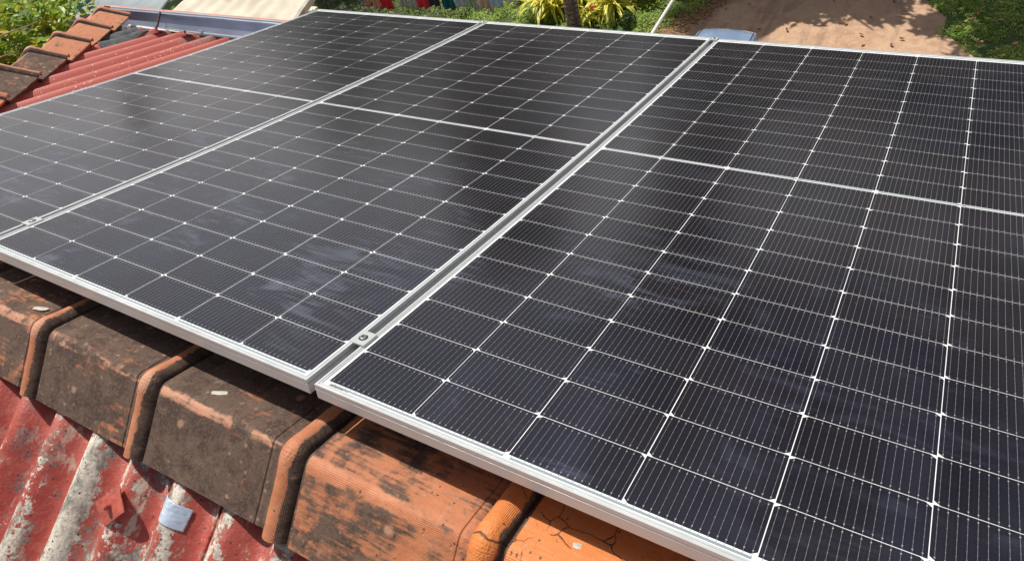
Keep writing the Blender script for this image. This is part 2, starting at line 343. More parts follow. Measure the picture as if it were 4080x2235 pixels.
class MB:
    def __init__(s): s.v = []; s.f = []
    def add(s, vs, fs):
        n = len(s.v); s.v += [tuple(v) for v in vs]; s.f += [tuple(i + n for i in f) for f in fs]; return s
    def box(s, x0, x1, y0, y1, z0, z1, M=None, bev=0):
        if bev:
            b = bev; vs = []; ring = []
            prof = [(x0 + b, y0), (x1 - b, y0), (x1, y0 + b), (x1, y1 - b), (x1 - b, y1), (x0 + b, y1), (x0, y1 - b), (x0, y0 + b)]
            inn = [(x0 + b, y0 + b), (x1 - b, y0 + b), (x1 - b, y0 + b), (x1 - b, y1 - b), (x1 - b, y1 - b), (x0 + b, y1 - b), (x0 + b, y1 - b), (x0 + b, y0 + b)]
            vs = [(x, y, z0) for x, y in prof] + [(x, y, z1 - b) for x, y in prof] + [(inn[i][0] * .7 + prof[i][0] * .3, inn[i][1] * .7 + prof[i][1] * .3, z1) for i in range(8)]
            fs = [tuple(range(7, -1, -1)), tuple(range(16, 24))]
            for k in (0, 8):
                for i in range(8): j = (i + 1) % 8; fs.append((k + i, k + j, k + 8 + j, k + 8 + i))
        else:
            vs = [(x, y, z) for z in (z0, z1) for y in (y0, y1) for x in (x0, x1)]
            fs = [(0, 2, 3, 1), (4, 5, 7, 6), (0, 1, 5, 4), (2, 6, 7, 3), (0, 4, 6, 2), (1, 3, 7, 5)]
        if M is not None: vs = [M @ Vector(v) for v in vs]
        return s.add(vs, fs)
    def tube(s, pts, rad, n=8, cap=True):
        pts = [Vector(p) for p in pts]; rs = rad if isinstance(rad, (list, tuple)) else [rad] * len(pts)
        vs = []; up = Vector((0, 0, 1))
        for i, p in enumerate(pts):
            d = (pts[min(i + 1, len(pts) - 1)] - pts[max(i - 1, 0)]).normalized()
            a = d.cross(up if abs(d.z) < .9 else Vector((1, 0, 0))).normalized(); b = d.cross(a)
            for k in range(n):
                an = 2 * math.pi * k / n; vs.append(p + (a * math.cos(an) + b * math.sin(an)) * rs[i])
        fs = []
        for i in range(len(pts) - 1):
            for k in range(n): j = (k + 1) % n; fs.append((i * n + k, i * n + j, (i + 1) * n + j, (i + 1) * n + k))
        if cap: fs += [tuple(range(n)), tuple((len(pts) - 1) * n + k for k in range(n - 1, -1, -1))]
        return s.add(vs, fs)
    def build(s, name, mat, parent=None, smooth=False, loc=None, rot=None, fix=True):
        o = mesh_obj(name, s.v, s.f, mat, parent, smooth, None, loc, rot)
        if fix:
            bm = bmesh.new(); bm.from_mesh(o.data); bmesh.ops.recalc_face_normals(bm, faces=bm.faces); bm.to_mesh(o.data); bm.free()
        return o
def hexprism(mb, c, r, z0, z1, n=6, M=None):
    vs = [(c[0] + r * math.cos(2 * math.pi * k / n), c[1] + r * math.sin(2 * math.pi * k / n), z) for z in (z0, z1) for k in range(n)]
    fs = [tuple(range(n - 1, -1, -1)), tuple(range(n, 2 * n))] + [(k, (k + 1) % n, n + (k + 1) % n, n + k) for k in range(n)]
    if M is not None: vs = [M @ Vector(v) for v in vs]
    mb.add(vs, fs)

TILT = R(-16.0)
MT = Matrix.Rotation(TILT, 4, 'X')
def pf(x, y, z): return MT @ Vector((x, y, z))     # panel-plane coordinates to world

# ------------------------------------------------------------------ ground, yard
G = -7.3
def poly_sheet(name, outline, z, mat, step=.25, jit=.0):
    pts = []
    n = len(outline)
    for i in range(n):
        a = Vector(outline[i]); b = Vector(outline[(i + 1) % n]); L = (b - a).length; k = max(1, min(120, int(L / step)))
        for j in range(k):
            p = a.lerp(b, j / k)
            if jit and L < 9: p = p + Vector((noise.noise(Vector((p.x * 1.7, p.y * 1.7, 3))), noise.noise(Vector((p.x * 1.7, p.y * 1.7, 9))))) * jit
            pts.append((p.x, p.y, z))
    return mesh_obj(name, pts, [tuple(range(len(pts)))], mat)
tag(mesh_obj('ground', [(-300, -300, G), (300, -300, G), (300, 300, G), (-300, 300, G)], [(0, 1, 2, 3)], MAT['soil']), kind='structure')
LAWN_L = [(-40, 3.5), (-7.5, 3.5), (-5.4, 8), (-5.1, 12.2), (-4.75, 13.3), (-4.45, 14.0), (-4.1, 14.7), (-3.9, 15.5), (-4.4, 19), (-5, 26), (-40, 40)]
LAWN_R = [(2.4, 5), (2.1, 9), (1.9, 12.2), (1.45, 13.3), (1.2, 13.8), (1.0, 14.3), (.65, 15), (.35, 15.5), (.1, 16.4), (-.3, 20), (0, 30), (30, 30), (30, 5)]
tag(poly_sheet('lawn', LAWN_L, G + .006, MAT['lawn'], .3, .35), kind='structure')
tag(poly_sheet('lawn', LAWN_R, G + .006, MAT['lawn'], .3, .35), kind='structure')
def inpoly(x, y, poly):
    c = False; n = len(poly); j = n - 1
    for i in range(n):
        xi, yi = poly[i]; xj, yj = poly[j]
        if (yi > y) != (yj > y) and x < (xj - xi) * (y - yi) / (yj - yi) + xi: c = not c
        j = i
    return c
def ground_cover(name, poly, box, count, size, mat, hgt=.1, cl=.5):
    vs = []; fs = []
    made = 0
    while made < count:
        x = random.uniform(box[0], box[1]); y = random.uniform(box[2], box[3])
        jx = noise.noise(Vector((x * 1.7, y * 1.7, 3))) * .35 + random.gauss(0, .10); jy = noise.noise(Vector((x * 1.7, y * 1.7, 9))) * .35
        if not inpoly(x - jx, y - jy, poly): continue
        dn = noise.noise(Vector((x * 2.2, y * 2.2, 0)))
        if dn < random.uniform(-.9, .25) * cl: continue
        made += 1
        s = size * random.uniform(.6, 1.4); h = hgt * (0.35 + max(0, dn + .45)) * random.random()
        a = random.uniform(0, 6.283); tl = random.uniform(-.9, .9)
        d = Vector((math.cos(a), math.sin(a), tl * .7)).normalized() * s
        q = Vector((-math.sin(a), math.cos(a), random.uniform(-.6, .6))).normalized() * s * .42
        p = Vector((x, y, G + .012 + h + s * .3)); n = len(vs)
        vs += [tuple(p - d * .5), tuple(p + q * .5), tuple(p + d * .5), tuple(p - q * .5)]; fs.append((n, n + 1, n + 2, n + 3))
    return tag(mesh_obj(name, vs, fs, mat), kind='stuff')
tag(ground_cover('grass', LAWN_L, (-13, -3.4, 12.4, 16.6), 60000, .055, MAT['grassleaf'], .13), 'bright green low ground cover on the lawn behind the panels', 'grass')
tag(ground_cover('grass', LAWN_R, (-.2, 4.2, 12.2, 17), 40000, .042, MAT['grassleaf'], .05), 'short green grass in dappled shade at the right edge of the yard', 'grass')
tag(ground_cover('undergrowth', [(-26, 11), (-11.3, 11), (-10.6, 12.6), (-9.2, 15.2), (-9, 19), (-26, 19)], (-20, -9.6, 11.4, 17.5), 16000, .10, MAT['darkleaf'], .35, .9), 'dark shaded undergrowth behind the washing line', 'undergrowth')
# strip of dead leaves between lawn and dirt
vs = []; fs = []
for i in range(2600):
    k = random.random(); x = -4.9 + k * 1.1 + random.gauss(0, .2); y = 12.9 + k * 2.6 + random.gauss(0, .18)
    s = random.uniform(.02, .055); a = random.uniform(0, 6.28); n = len(vs)
    d = Vector((math.cos(a), math.sin(a), random.uniform(-.3, .3))) * s; q = Vector((-math.sin(a), math.cos(a), random.uniform(-.3, .3))) * s * .5
    p = Vector((x, y, G + .02 + random.random() * .03)); vs += [tuple(p - d), tuple(p + q), tuple(p + d), tuple(p - q)]; fs.append((n, n + 1, n + 2, n + 3))
tag(mesh_obj('leaf_litter', vs, fs, simple('dead_leaf', (.30, .17, .08), .8, 0, .35, 30)), 'crumbled brown leaf litter where the lawn meets the dirt', 'leaf litter', kind='stuff')

# fallen leaves, each on its own
def leaf_mesh(name, L, W, mat, curl=.25):
    vs = []; fs = []
    n = 5
    for i in range(n + 1):
        u = i / n; wd = W * math.sin(math.pi * min(max(u * .96 + .02, 0), 1)) ** .8 * .5
        z = curl * L * (u - .5) ** 2 * 1.6
        vs += [(L * (u - .5), -wd, z + wd * .5), (L * (u - .5), 0, z), (L * (u - .5), wd, z + wd * .5)]
    for i in range(n):
        a = i * 3; fs += [(a, a + 3, a + 4, a + 1), (a + 1, a + 4, a + 5, a + 2)]
    me = bpy.data.meshes.new(name); me.from_pydata(vs, [], fs); me.materials.append(mat); me.update(); return me
LM = {'brown': leaf_mesh('fallen_leaf', .115, .055, simple('brown_leaf', (.22, .085, .045), .7, 0, .3, 30), .5),
      'yellow': leaf_mesh('fallen_leaf', .11, .06, simple('yellow_leaf', (.52, .33, .09), .6, 0, .25, 30), .4),
      'orange': leaf_mesh('fallen_leaf', .11, .058, simple('orange_leaf', (.55, .24, .12), .6, 0, .25, 30), .45)}
def hitg(px, py):   # yard point list worked out once from the picture, stored below as metres
    pass
LEAVES = [(-1.92, 14.33, 'yellow'), (-1.35, 15.2, 'brown'), (-2.02, 13.9, 'brown'), (-.93, 14.3, 'yellow'), (-.55, 13.9, 'brown'), (-.46, 13.55, 'orange'), (-.75, 12.95, 'yellow'),
          (-.5, 14.6, 'brown'), (.2, 13.85, 'brown'), (.06, 13.6, 'brown'), (.25, 12.75, 'yellow'), (-2.6, 13.85, 'brown'), (-.15, 15.3, 'brown'), (-1.1, 12.8, 'yellow'), (-3.1, 14.9, 'brown'), (-3.0, 12.95, 'brown'), (.7, 13.1, 'brown'), (.1, 14.9, 'brown')]
CMI = cam.matrix_world.inverted()
def view_xy(p):
    q = CMI @ Vector(p); return (.5 + cam_d.lens / 36 * q.x / -q.z, .5 - cam_d.lens / 36 * q.y / -q.z * 1024 / 560)
pool = [(x, y, .03, k, 'dirt') for x, y, k in LEAVES]
for i in range(60):
    x = random.uniform(.9, 2.6); y = random.uniform(12.9, 15.8)
    if inpoly(x - .15, y, LAWN_R) and len(pool) < 33: pool.append((x, y, .11, random.choice(['orange', 'orange', 'yellow', 'brown']), 'grass'))
seen = []
for (x, y, dz, k, a) in pool:
    vx, vy = view_xy((x, y, G + dz))
    if 0 < vx < 1 and 0 < vy < .013 + .1085 * (vx - .31) / .69: seen.append((vx, x, y, dz, k, a))
seen.sort()
ORD = ['', 'second', 'third', 'fourth', 'fifth', 'sixth', 'seventh', 'eighth', 'ninth', 'tenth', 'eleventh', 'twelfth', 'thirteenth']
KN = {'brown': 'dry brown', 'yellow': 'yellowish', 'orange': 'orange'}; AN = {'dirt': 'lying on the bare dirt yard', 'grass': 'lying on the shaded grass'}
tot = {}; num = {}
for q in seen: tot[q[4:]] = tot.get(q[4:], 0) + 1
for (vx, x, y, dz, k, a) in seen:
    num[(k, a)] = n_ = num.get((k, a), 0) + 1
    if tot[(k, a)] == 1: lab = 'the only %s fallen leaf %s' % (KN[k], AN[a])
    else: lab = '%s of the %s fallen leaves %s' % ('leftmost' if n_ == 1 else 'rightmost' if n_ == tot[(k, a)] else ORD[n_ - 1] + ' from the left', KN[k], AN[a])
    o = bpy.data.objects.new('fallen_leaf', LM[k]); COL.objects.link(o); o.location = (x, y, G + dz)
    o.rotation_euler = (random.uniform(-.5, .5), random.uniform(-.4, .4), random.uniform(0, 6.28))
    tag(o, lab, 'leaf', 'fallen leaves on the %s' % a)

# ------------------------------------------------------------------ trees (crowns are above and beyond the frame; they shade the yard)
def leaf_cloud(name, centre, radii, count, size, mat, parent=None, clumps=14, seed=1, shell=.55, kind='stuff'):
    rnd = random.Random(seed); vs = []; fs = []
    cl = []
    for i in range(clumps):
        d = Vector((rnd.gauss(0, 1), rnd.gauss(0, 1), rnd.gauss(0, 1))).normalized() * rnd.uniform(shell * .6, 1)
        cl.append((Vector((d.x * radii[0], d.y * radii[1], d.z * radii[2])), rnd.uniform(.28, .5)))
    for i in range(count):
        c, r = rnd.choice(cl); d = Vector((rnd.gauss(0, 1), rnd.gauss(0, 1), rnd.gauss(0, 1))).normalized() * rnd.random() ** .4 * r
        p = Vector(centre) + c + Vector((d.x * radii[0], d.y * radii[1], d.z * radii[2]))
        s = size * rnd.uniform(.6, 1.35)
        a = Vector((rnd.gauss(0, 1), rnd.gauss(0, 1), rnd.gauss(0, .6))).normalized(); b = a.cross(Vector((rnd.gauss(0, 1), rnd.gauss(0, 1), rnd.gauss(0, 1)))).normalized()
        n = len(vs); vs += [tuple(p - a * s * .5), tuple(p + b * s * .22), tuple(p + a * s * .5), tuple(p - b * s * .22)]; fs.append((n, n + 1, n + 2, n + 3))
    o = mesh_obj(name, vs, fs, mat, parent)
    if kind: o['kind'] = kind
    return o
def tree(name, base, h, rad, count, size, label, seed, group=None, cr=.62):
    t = empty(name, base); tag(t, label, 'tree', group)
    rnd = random.Random(seed); m = MB()
    pts = [(rnd.uniform(-.1, .1) * k, rnd.uniform(-.1, .1) * k, h * .75 * k / 4) for k in range(5)]
    m.tube(pts, [.24, .19, .15, .11, .07], 8)
    for i in range(6):
        a = rnd.uniform(0, 6.28); b = Vector(pts[2 + i % 3]); e = Vector((math.cos(a) * rad[0] * .7, math.sin(a) * rad[1] * .7, h * cr + rnd.uniform(-.2, .7) * rad[2]))
        m.tube([b, b.lerp(e, .5) + Vector((0, 0, .25)), e], [.08, .05, .02], 6)
    m.build('trunk', MAT['bark'], t, True)
    leaf_cloud('crown', (0, 0, h * cr + rad[2] * .2), rad, count, size, MAT['treeleaf'], t, 22, seed)
    return t
tree('shade_tree', (-4.5, 16.7, G), 9.5, (1.5, 1.3, 1.2), 1300, .34, 'leafy tree beyond the dirt yard shading its middle', 3, 'trees beyond the yard')
tree('shade_tree', (-.8, 16.2, G), 10.5, (1.8, 1.7, 1.2), 4600, .30, 'leafy tree beyond the yard shading the right-hand grass', 5, 'trees beyond the yard', .72)
tree('shade_tree', (-19.5, 16.5, G), 9, (4.2, 3.0, 2.6), 4200, .36, 'leafy tree over the dark corner behind the washing line', 8, 'trees beyond the yard')
tree('shade_tree', (-3.5, 16.3, G), 9.6, (1.35, 1.1, .9), 800, .30, 'small leafy tree shading the near part of the dirt yard', 25, 'trees beyond the yard', .66)
tree('tall_tree', (3, 25, G), 24, (6, 3.5, 7), 6000, .6, 'tall dark tree at the far right end of the garden', 11, 'trees beyond the yard', .62)
tree('tall_tree', (-5, 27, G), 25, (5.5, 3.5, 7.5), 6000, .6, 'tall dark tree straight behind the palm', 12, 'trees beyond the yard', .62)
tree('tall_tree', (-14.5, 27, G), 19, (3.4, 3, 5), 3600, .55, 'tall dark tree beyond the lawn to the left of the palm', 13, 'trees beyond the yard', .62)
tree('tall_tree', (-22.5, 24, G), 13.5, (1.6, 2.0, 2.6), 1400, .45, 'slim dark tree far behind the washing line', 14, 'trees beyond the yard', .66)
tree('tall_tree', (-25.5, 15.5, G), 12.2, (.9, .9, 2.2), 800, .42, 'slim dark tree standing at the far left', 15, 'trees beyond the yard', .68)

def horizon_screen(name, x0, x1, y, h, n, seed):
    rnd = random.Random(seed); vs = []; fs = []
    for i in range(n):
        x = rnd.uniform(x0, x1); top = h * (.72 + .32 * noise.noise(Vector((x * .16, seed, 0))) + .12 * noise.noise(Vector((x * .6, seed, 4))))
        z = G + top * rnd.random() ** .7; p = Vector((x, y + rnd.uniform(-2.5, 2.5), z)); s_ = rnd.uniform(.6, 1.3)
        a = Vector((rnd.gauss(0, 1), rnd.gauss(0, .5), rnd.gauss(0, .7))).normalized(); b = a.cross(Vector((0, 1, 0)) + a * .1).normalized()
        k = len(vs); vs += [tuple(p - a * s_ * .6), tuple(p + b * s_ * .4), tuple(p + a * s_ * .6), tuple(p - b * s_ * .4)]; fs.append((k, k + 1, k + 2, k + 3))
    return tag(mesh_obj(name, vs, fs, MAT['treeleaf']), 'unseen far line of trees added to block the bright horizon', 'trees', kind='stuff')
horizon_screen('added_horizon_trees', -46, 34, 44, 15, 9000, 5)  # unseen tree line, added to darken the horizon reflected in the panels

def frond(mb, base, az, L, rise, droop, n=16):
    # pinnate palm frond: rachis plus thin leaflets
    d = Vector((math.cos(az), math.sin(az), 0)); side = Vector((-math.sin(az), math.cos(az), 0)); pts = []
    for i in range(n + 1):
        u = i / n; pts.append(Vector(base) + d * (L * u) + Vector((0, 0, rise * u - droop * u * u)))
    mb.tube(pts, [.03 * (1 - .8 * i / n) for i in range(n + 1)], 5)
    for i in range(1, n + 1):
        for j in range(2):
            p = pts[i - 1].lerp(pts[i], j * .5); u = i / n
            ll = .75 * math.sin(math.pi * (u * .85 + .1)) + .1
            for sgn in (-1, 1):
                tip = p + side * sgn * ll + d * ll * .45 + Vector((0, 0, -.32 * ll)); wv = d * .05
                mb.add([p - wv * .6, p + wv * .6, p.lerp(tip, .6) + wv * .4, tip, p.lerp(tip, .6) - wv * .4], [(0, 1, 2, 3, 4)])
def palm(base, h, lean, label, seed, r0=.165, nf=15, fl=1.0):
    t = empty('palm_tree', base); tag(t, label, 'palm tree')
    rnd = random.Random(seed); n = 70; vs = []; fs = []; seg = 14
    for i in range(n + 1):
        u = i / n; z = h * u; cx = lean[0] * u * u; cy = lean[1] * u * u
        r = r0 * (1 - .22 * u) + (.03 * math.exp(-u * 30)); r += .009 * ((i % 3) == 0) - .003 * ((i % 3) == 1)
        for k in range(seg):
            a = 2 * math.pi * k / seg; rr = r * (1 + .03 * rnd.uniform(-1, 1)); vs.append((cx + rr * math.cos(a), cy + rr * math.sin(a), z + rnd.uniform(-.008, .008)))
    for i in range(n):
        for k in range(seg): j = (k + 1) % seg; fs.append((i * seg + k, i * seg + j, (i + 1) * seg + j, (i + 1) * seg + k))
    mesh_obj('trunk', vs, fs, PALMBARK, t)
    mb = MB()
    for k in range(nf):
        frond(mb, (lean[0], lean[1], h), k * 2.39996 + rnd.uniform(-.2, .2), rnd.uniform(2.2, 2.9) * fl, rnd.uniform(.6, 1.9) * fl, rnd.uniform(1.4, 2.6) * fl)
    o = mb.build('crown', MAT['treeleaf'], t, fix=False); o['kind'] = 'stuff'
    return t
t = NT('ringed_bark'); v = t.coord(); x, y, z = t.sep(v)
rg = t.math('SINE', t.math('ADD', t.math('MULTIPLY', z, 52), t.math('MULTIPLY', t.noise(v, 7, 4), 9)))
bn = t.noise(t.mapv(v, (1, 1, 1.6)), 16, 6, .65)
c = t.mix(t.ramp(bn, .35, .65), (.12, .08, .065), (.38, .28, .235)); c = t.mix(t.math('MULTIPLY', t.ramp(rg, .3, .9), .55), c, (.025, .018, .017))
t.col(c); t.set(Roughness=.9); t.bump(t.math('ADD', t.math('MULTIPLY', rg, -.4), bn), .8, .02); PALMBARK = t.m
palm((-6.78, 13.22, G), 8.5, (-1.5, -.9), 'palm trunk with ringed grey-brown bark standing among the yellow striped plants', 4, .165)
palm((-7.1, 15.9, G), 7.2, (.7, .05), 'palm beyond the plants throwing its frond shadow on the dirt', 9, .13, 11, .55)

# ------------------------------------------------------------------ yellow striped plants
def strap_mesh(L, W, droop, n=9):
    vs = []; fs = []; uvs = []
    for i in range(n + 1):
        u = i / n; x = L * (u - .18 * u * u * droop); z = L * (1.05 * u - droop * u * u * .95)
        wd = W * (1 - u ** 2.2) * .5 * min(1, .35 + u * 3)
        for k, s in enumerate((-1, 0, 1)):
            vs.append((x, s * wd, z + abs(s) * wd * .35)); uvs.append((k / 2, u))
    for i in range(n):
        a = i * 3; fs += [(a, a + 3, a + 4, a + 1), (a + 1, a + 4, a + 5, a + 2)]
    me = bpy.data.meshes.new('strap_leaf'); me.from_pydata(vs, [], fs); me.materials.append(MAT['strap'])
    ul = me.uv_layers.new(name='UVMap')
    for lp in me.loops: ul.data[lp.index].uv = uvs[lp.vertex_index]
    me.polygons.foreach_set('use_smooth', [True] * len(me.polygons)); me.update(); return me
STR = [strap_mesh(.82, .085, d) for d in (.35, .65, .9, 1.15, 1.35)]
def strap_plant(loc, n, sc_, label, seed):
    t = empty('striped_plant', loc); tag(t, label, 'plant', 'yellow striped strap-leaved plants'); rnd = random.Random(seed)
    for i in range(n):
        o = bpy.data.objects.new('leaf', STR[rnd.randrange(5)]); COL.objects.link(o); o.parent = t
        k = rnd.random(); o.rotation_euler = (rnd.uniform(-.3, .3), -rnd.uniform(-.45, .55), rnd.uniform(0, 6.283)); s = sc_ * rnd.uniform(.6, 1.2); o.scale = (s, s * rnd.uniform(.9, 1.3), s)
        o.location = (rnd.gauss(0, .10), rnd.gauss(0, .10), rnd.uniform(0, .25))
strap_plant((-7.75, 14.0, G), 95, 1.2, 'large yellow striped strap-leaved plant left of the palm trunk', 1)
strap_plant((-7.15, 14.6, G), 80, 1.25, 'yellow striped plant rising right behind the palm trunk', 2)
strap_plant((-6.25, 14.15, G), 95, 1.15, 'yellow striped plant right of the palm trunk beside the red flower', 3)
strap_plant((-5.85, 14.7, G), 60, 1.0, 'yellow striped plant furthest right, behind the others', 4)
strap_plant((-6.6, 13.6, G), 34, .6, 'small yellow striped plant at the foot of the palm trunk', 6)
t = empty('red_flower', (-6.50, 13.72, G - .26)); tag(t, 'single red bloom on a leafy stem between the yellow plants', 'flower')
m = MB(); m.tube([(0, 0, 0), (.02, .01, .3), (0, .02, .62)], [.012, .009, .006], 6); m.build('stem', MAT['treeleaf'], t)
for k in range(9):
    a = k * .7; o = bpy.data.objects.new('petal', LM['brown']); o = mesh_obj('petal', [(0, 0, .62), (.07 * math.cos(a - .35), .07 * math.sin(a - .35), .66), (.10 * math.cos(a), .10 * math.sin(a), .69), (.07 * math.cos(a + .35), .07 * math.sin(a + .35), .66)], [(0, 1, 2, 3)], MAT.setdefault('petal', simple('red_petal', (.55, .03, .05), .5, 0, .2, 20)), t)
leaf_cloud('leaves', (0, 0, .3), (.12, .12, .25), 70, .11, MAT['treeleaf'], t, 6, 4)
# low broad-leaved weeds near the pole
for i, (x, y, lb) in enumerate([(-5.55, 13.55, 'dark green weed clump at the right foot of the yellow plants'), (-8.9, 14.6, 'dark green shrub between the washing and the yellow plants'), (-9.7, 15.6, 'low dark shrub behind the pale washing')]):
    t = empty('green_shrub', (x, y, G)); tag(t, lb, 'shrub'); leaf_cloud('leaves', (0, 0, .2), (.22 + .35 * (i > 0), .25 + .15 * (i > 0), .2 + .12 * i), 260 + 300 * (i > 0), .09, MAT['treeleaf'], t, 10, 30 + i)
    m = MB(); m.tube([(0, 0, 0), (.03, 0, .3)], [.02, .01], 6); m.build('stem', MAT['bark'], t)

# ------------------------------------------------------------------ washing line
t = empty('washing_line', (-8, 13, G)); tag(t, 'wire washing line strung across the lawn holding clothes', 'washing line')
m = MB(); m.tube([(-6.6 + i * .8 * 10 / 8 - .0, 0, 1.72 - .05 * math.sin(math.pi * i / 8)) for i in range(9)], .004, 5); m.build('wire', MAT['steel'], t)
for x in (-6.6, 1.4):
    m = MB(); m.tube([(x, 0, 0), (x, 0, 1.8)], .035, 8); m.build('post', MAT['bark'], t)
def garment(name, parts, col, label, ztop=-5.66, fold=.035, seed=1):
    """parts: list of (x0top, x1top, x0bot, x1bot, ztop, zbot)"""
    t = empty(name, (parts[0][2], 13.0, ztop)); tag(t, label, 'clothes', 'washing on the line')
    mt = simple(name + '_cloth', col, .85, 0, .10, 12, .2)
    vs = []; fs = []; nx = 16; nz = 14
    for (a0, a1, b0, b1, zt, zb) in parts:
        n0 = len(vs)
        for j in range(nz + 1):
            u = j / nz; x0 = a0 + (b0 - a0) * u; x1 = a1 + (b1 - a1) * u
            for i in range(nx + 1):
                q = i / nx; x = x0 + (x1 - x0) * q
                z = zt + (zb - zt) * u + (.02 * noise.noise(Vector((x * 5, seed, 2)))) * u
                y = fold * (.25 + u) * (math.sin(q * 12.5 + seed * 2 + u * 1.4) + .7 * noise.noise(Vector((x * 6, z * 3, seed))))
                vs.append((x - parts[0][2], y, z - ztop))
        for j in range(nz):
            for i in range(nx):
                a = n0 + j * (nx + 1) + i; fs.append((a, a + 1, a + nx + 2, a + nx + 1))
    o = mesh_obj('cloth', vs, fs, mt, t, True); md = o.modifiers.new('s', 'SOLIDIFY'); md.thickness = .004
    for xx in (parts[0][0] + .05, parts[0][1] - .05):
        pm = MB(); pm.box(-.007, .007, -.012, .012, -.05, .03); pm.build('peg', MAT.setdefault('peg', simple('wood_peg', (.4, .28, .16), .7)), t, loc=(xx - parts[0][2], 0, parts[0][4] - ztop))
GZ = -5.66
garment('salmon_trousers', [(-13.0, -12.72, -13.05, -12.88, GZ, -6.86), (-12.85, -12.5, -12.76, -12.46, GZ, -6.90)], (.62, .27, .20), 'salmon pink trousers at the left end of the washing', seed=1)
garment('red_skirt', [(-12.5, -12.0, -12.46, -12.05, GZ, -6.88)], (.60, .025, .045), 'red garment hanging beside the salmon trousers', seed=2)
garment('grey_trousers', [(-11.9, -11.5, -11.84, -11.58, GZ, -6.81), (-11.6, -11.25, -11.50, -11.24, GZ, -6.83)], (.42, .40, .41), 'pale grey trousers between two red garments', seed=3)
garment('red_shirt', [(-11.24, -10.8, -11.22, -10.78, GZ, -6.78)], (.62, .035, .06), 'bright red garment right of the grey trousers', seed=4)
garment('purple_shirt', [(-10.78, -10.4, -10.77, -10.42, GZ, -6.72)], (.055, .04, .08), 'dark purple garment between the red and the teal ones', seed=5)
garment('teal_shirt', [(-10.4, -10.0, -10.42, -10.0, GZ, -6.77)], (.01, .10, .15), 'dark teal garment in the middle of the washing', seed=6, fold=.05)
garment('lavender_cloth', [(-9.98, -9.6, -9.98, -9.6, GZ, -6.69)], (.42, .41, .56), 'pale lavender cloth right of the teal garment', seed=7)
garment('green_cloth', [(-9.6, -9.45, -9.59, -9.42, GZ, -6.68)], (.48, .56, .44), 'narrow pale green cloth among the pale washing', seed=8, fold=.05)
garment('grey_cloth', [(-9.45, -9.25, -9.44, -9.27, GZ, -6.77)], (.46, .47, .45), 'narrow light grey cloth hanging lowest of the pale washing', seed=9, fold=.05)
garment('pink_cloth', [(-9.25, -8.86, -9.26, -8.92, GZ, -6.70), (-8.95, -8.86, -8.93, -8.86, GZ, -6.76)], (.58, .42, .40), 'pale pink cloth between the grey and the blue ones', seed=10, fold=.05)
garment('blue_cloth', [(-8.86, -8.5, -8.86, -8.48, GZ, -6.65)], (.42, .50, .70), 'light blue cloth right of the pink one', seed=11)
garment('white_cloth', [(-8.45, -8.1, -8.46, -8.12, GZ, -6.51)], (.58, .58, .62), 'small whitish cloth at the right end of the washing', seed=12)
t = empty('metal_basin', (-13.95, 13.9, G)); tag(t, 'round grey metal basin on the ground left of the washing', 'basin')
vs = []; fs = []; prof = [(.02, .01), (.11, .01), (.135, .10), (.15, .105), (.15, .112), (.13, .112), (.105, .02), (.0, .018)]
for (r, z) in prof:
    for k in range(20): a = 2 * math.pi * k / 20; vs.append((r * math.cos(a), r * math.sin(a), z))
for i in range(len(prof) - 1):
    for k in range(20): j = (k + 1) % 20; fs.append((i * 20 + k, i * 20 + j, i * 20 + 20 + j, i * 20 + 20 + k))
o = mesh_obj('bowl', vs, fs, MAT['zinc'], t, True); o.scale = (1.15, 1.15, 1.4)
t = empty('thin_pole', (-10.3, 9.05, G)); tag(t, 'thin grey pole standing behind the far left corner of the panels', 'pole')
m = MB(); m.tube([(-.13, 0, 0), (-.13, 0, 2.6), (.06, 0, 4.4)], .016, 8); m.build('rod', MAT['steel'], t)
t = empty('white_pipe', (0, 0, 0)); tag(t, 'white plastic pipe sticking out beyond the panels above the lawn', 'pipe')

WP = t

# ------------------------------------------------------------------ car under the far edge
def loft(name, secs, mat, parent, smooth=True):
    n = len(secs[0]); vs = [p for s in secs for p in s]; fs = []
    for i in range(len(secs) - 1):
        for k in range(n): j = (k + 1) % n; fs.append((i * n + k, i * n + j, (i + 1) * n + j, (i + 1) * n + k))
    fs += [tuple(range(n)), tuple((len(secs) - 1) * n + k for k in range(n - 1, -1, -1))]
    o = mesh_obj(name, vs, fs, mat, parent, smooth)
    bm = bmesh.new(); bm.from_mesh(o.data); bmesh.ops.recalc_face_normals(bm, faces=bm.faces); bm.to_mesh(o.data); bm.free()
    if smooth: o.data.polygons.foreach_set('use_smooth', [len(p.vertices) == 4 for p in o.data.polygons])
    return o
car = empty('parked_car', (-2.52, 9.46, G + .03)); tag(car, 'small pale blue car of which only the roof shows beyond the panels', 'car')
cp = NT('blue_car_paint'); cp.col((.27, .37, .54)); cp.set(Roughness=.22, Metallic=.35); cp.b.inputs['Coat Weight'].default_value = .7; cp.b.inputs['Coat Roughness'].default_value = .05
CP = cp.m
gl = NT('car_glass'); gl.col((.012, .014, .018)); gl.set(Roughness=.06); GL = gl.m
MAT['rubber'] = simple('black_rubber', (.02, .02, .02), .8)
def rr(y, wd, z0, z1, r, crown=0, n=4):
    pts = []
    for (cx, cz, a0) in ((wd - r, z1 - r, 0), (-wd + r, z1 - r, 90), (-wd + r, z0 + r, 180), (wd - r, z0 + r, 270)):
        for k in range(n + 1):
            a = R(a0 + 90 * k / n); x = cx + r * math.cos(a); z = cz + r * math.sin(a)
            if z > (z0 + z1) / 2: z += crown * (1 - (x / wd) ** 2)
            pts.append((x, y, z))
    return pts
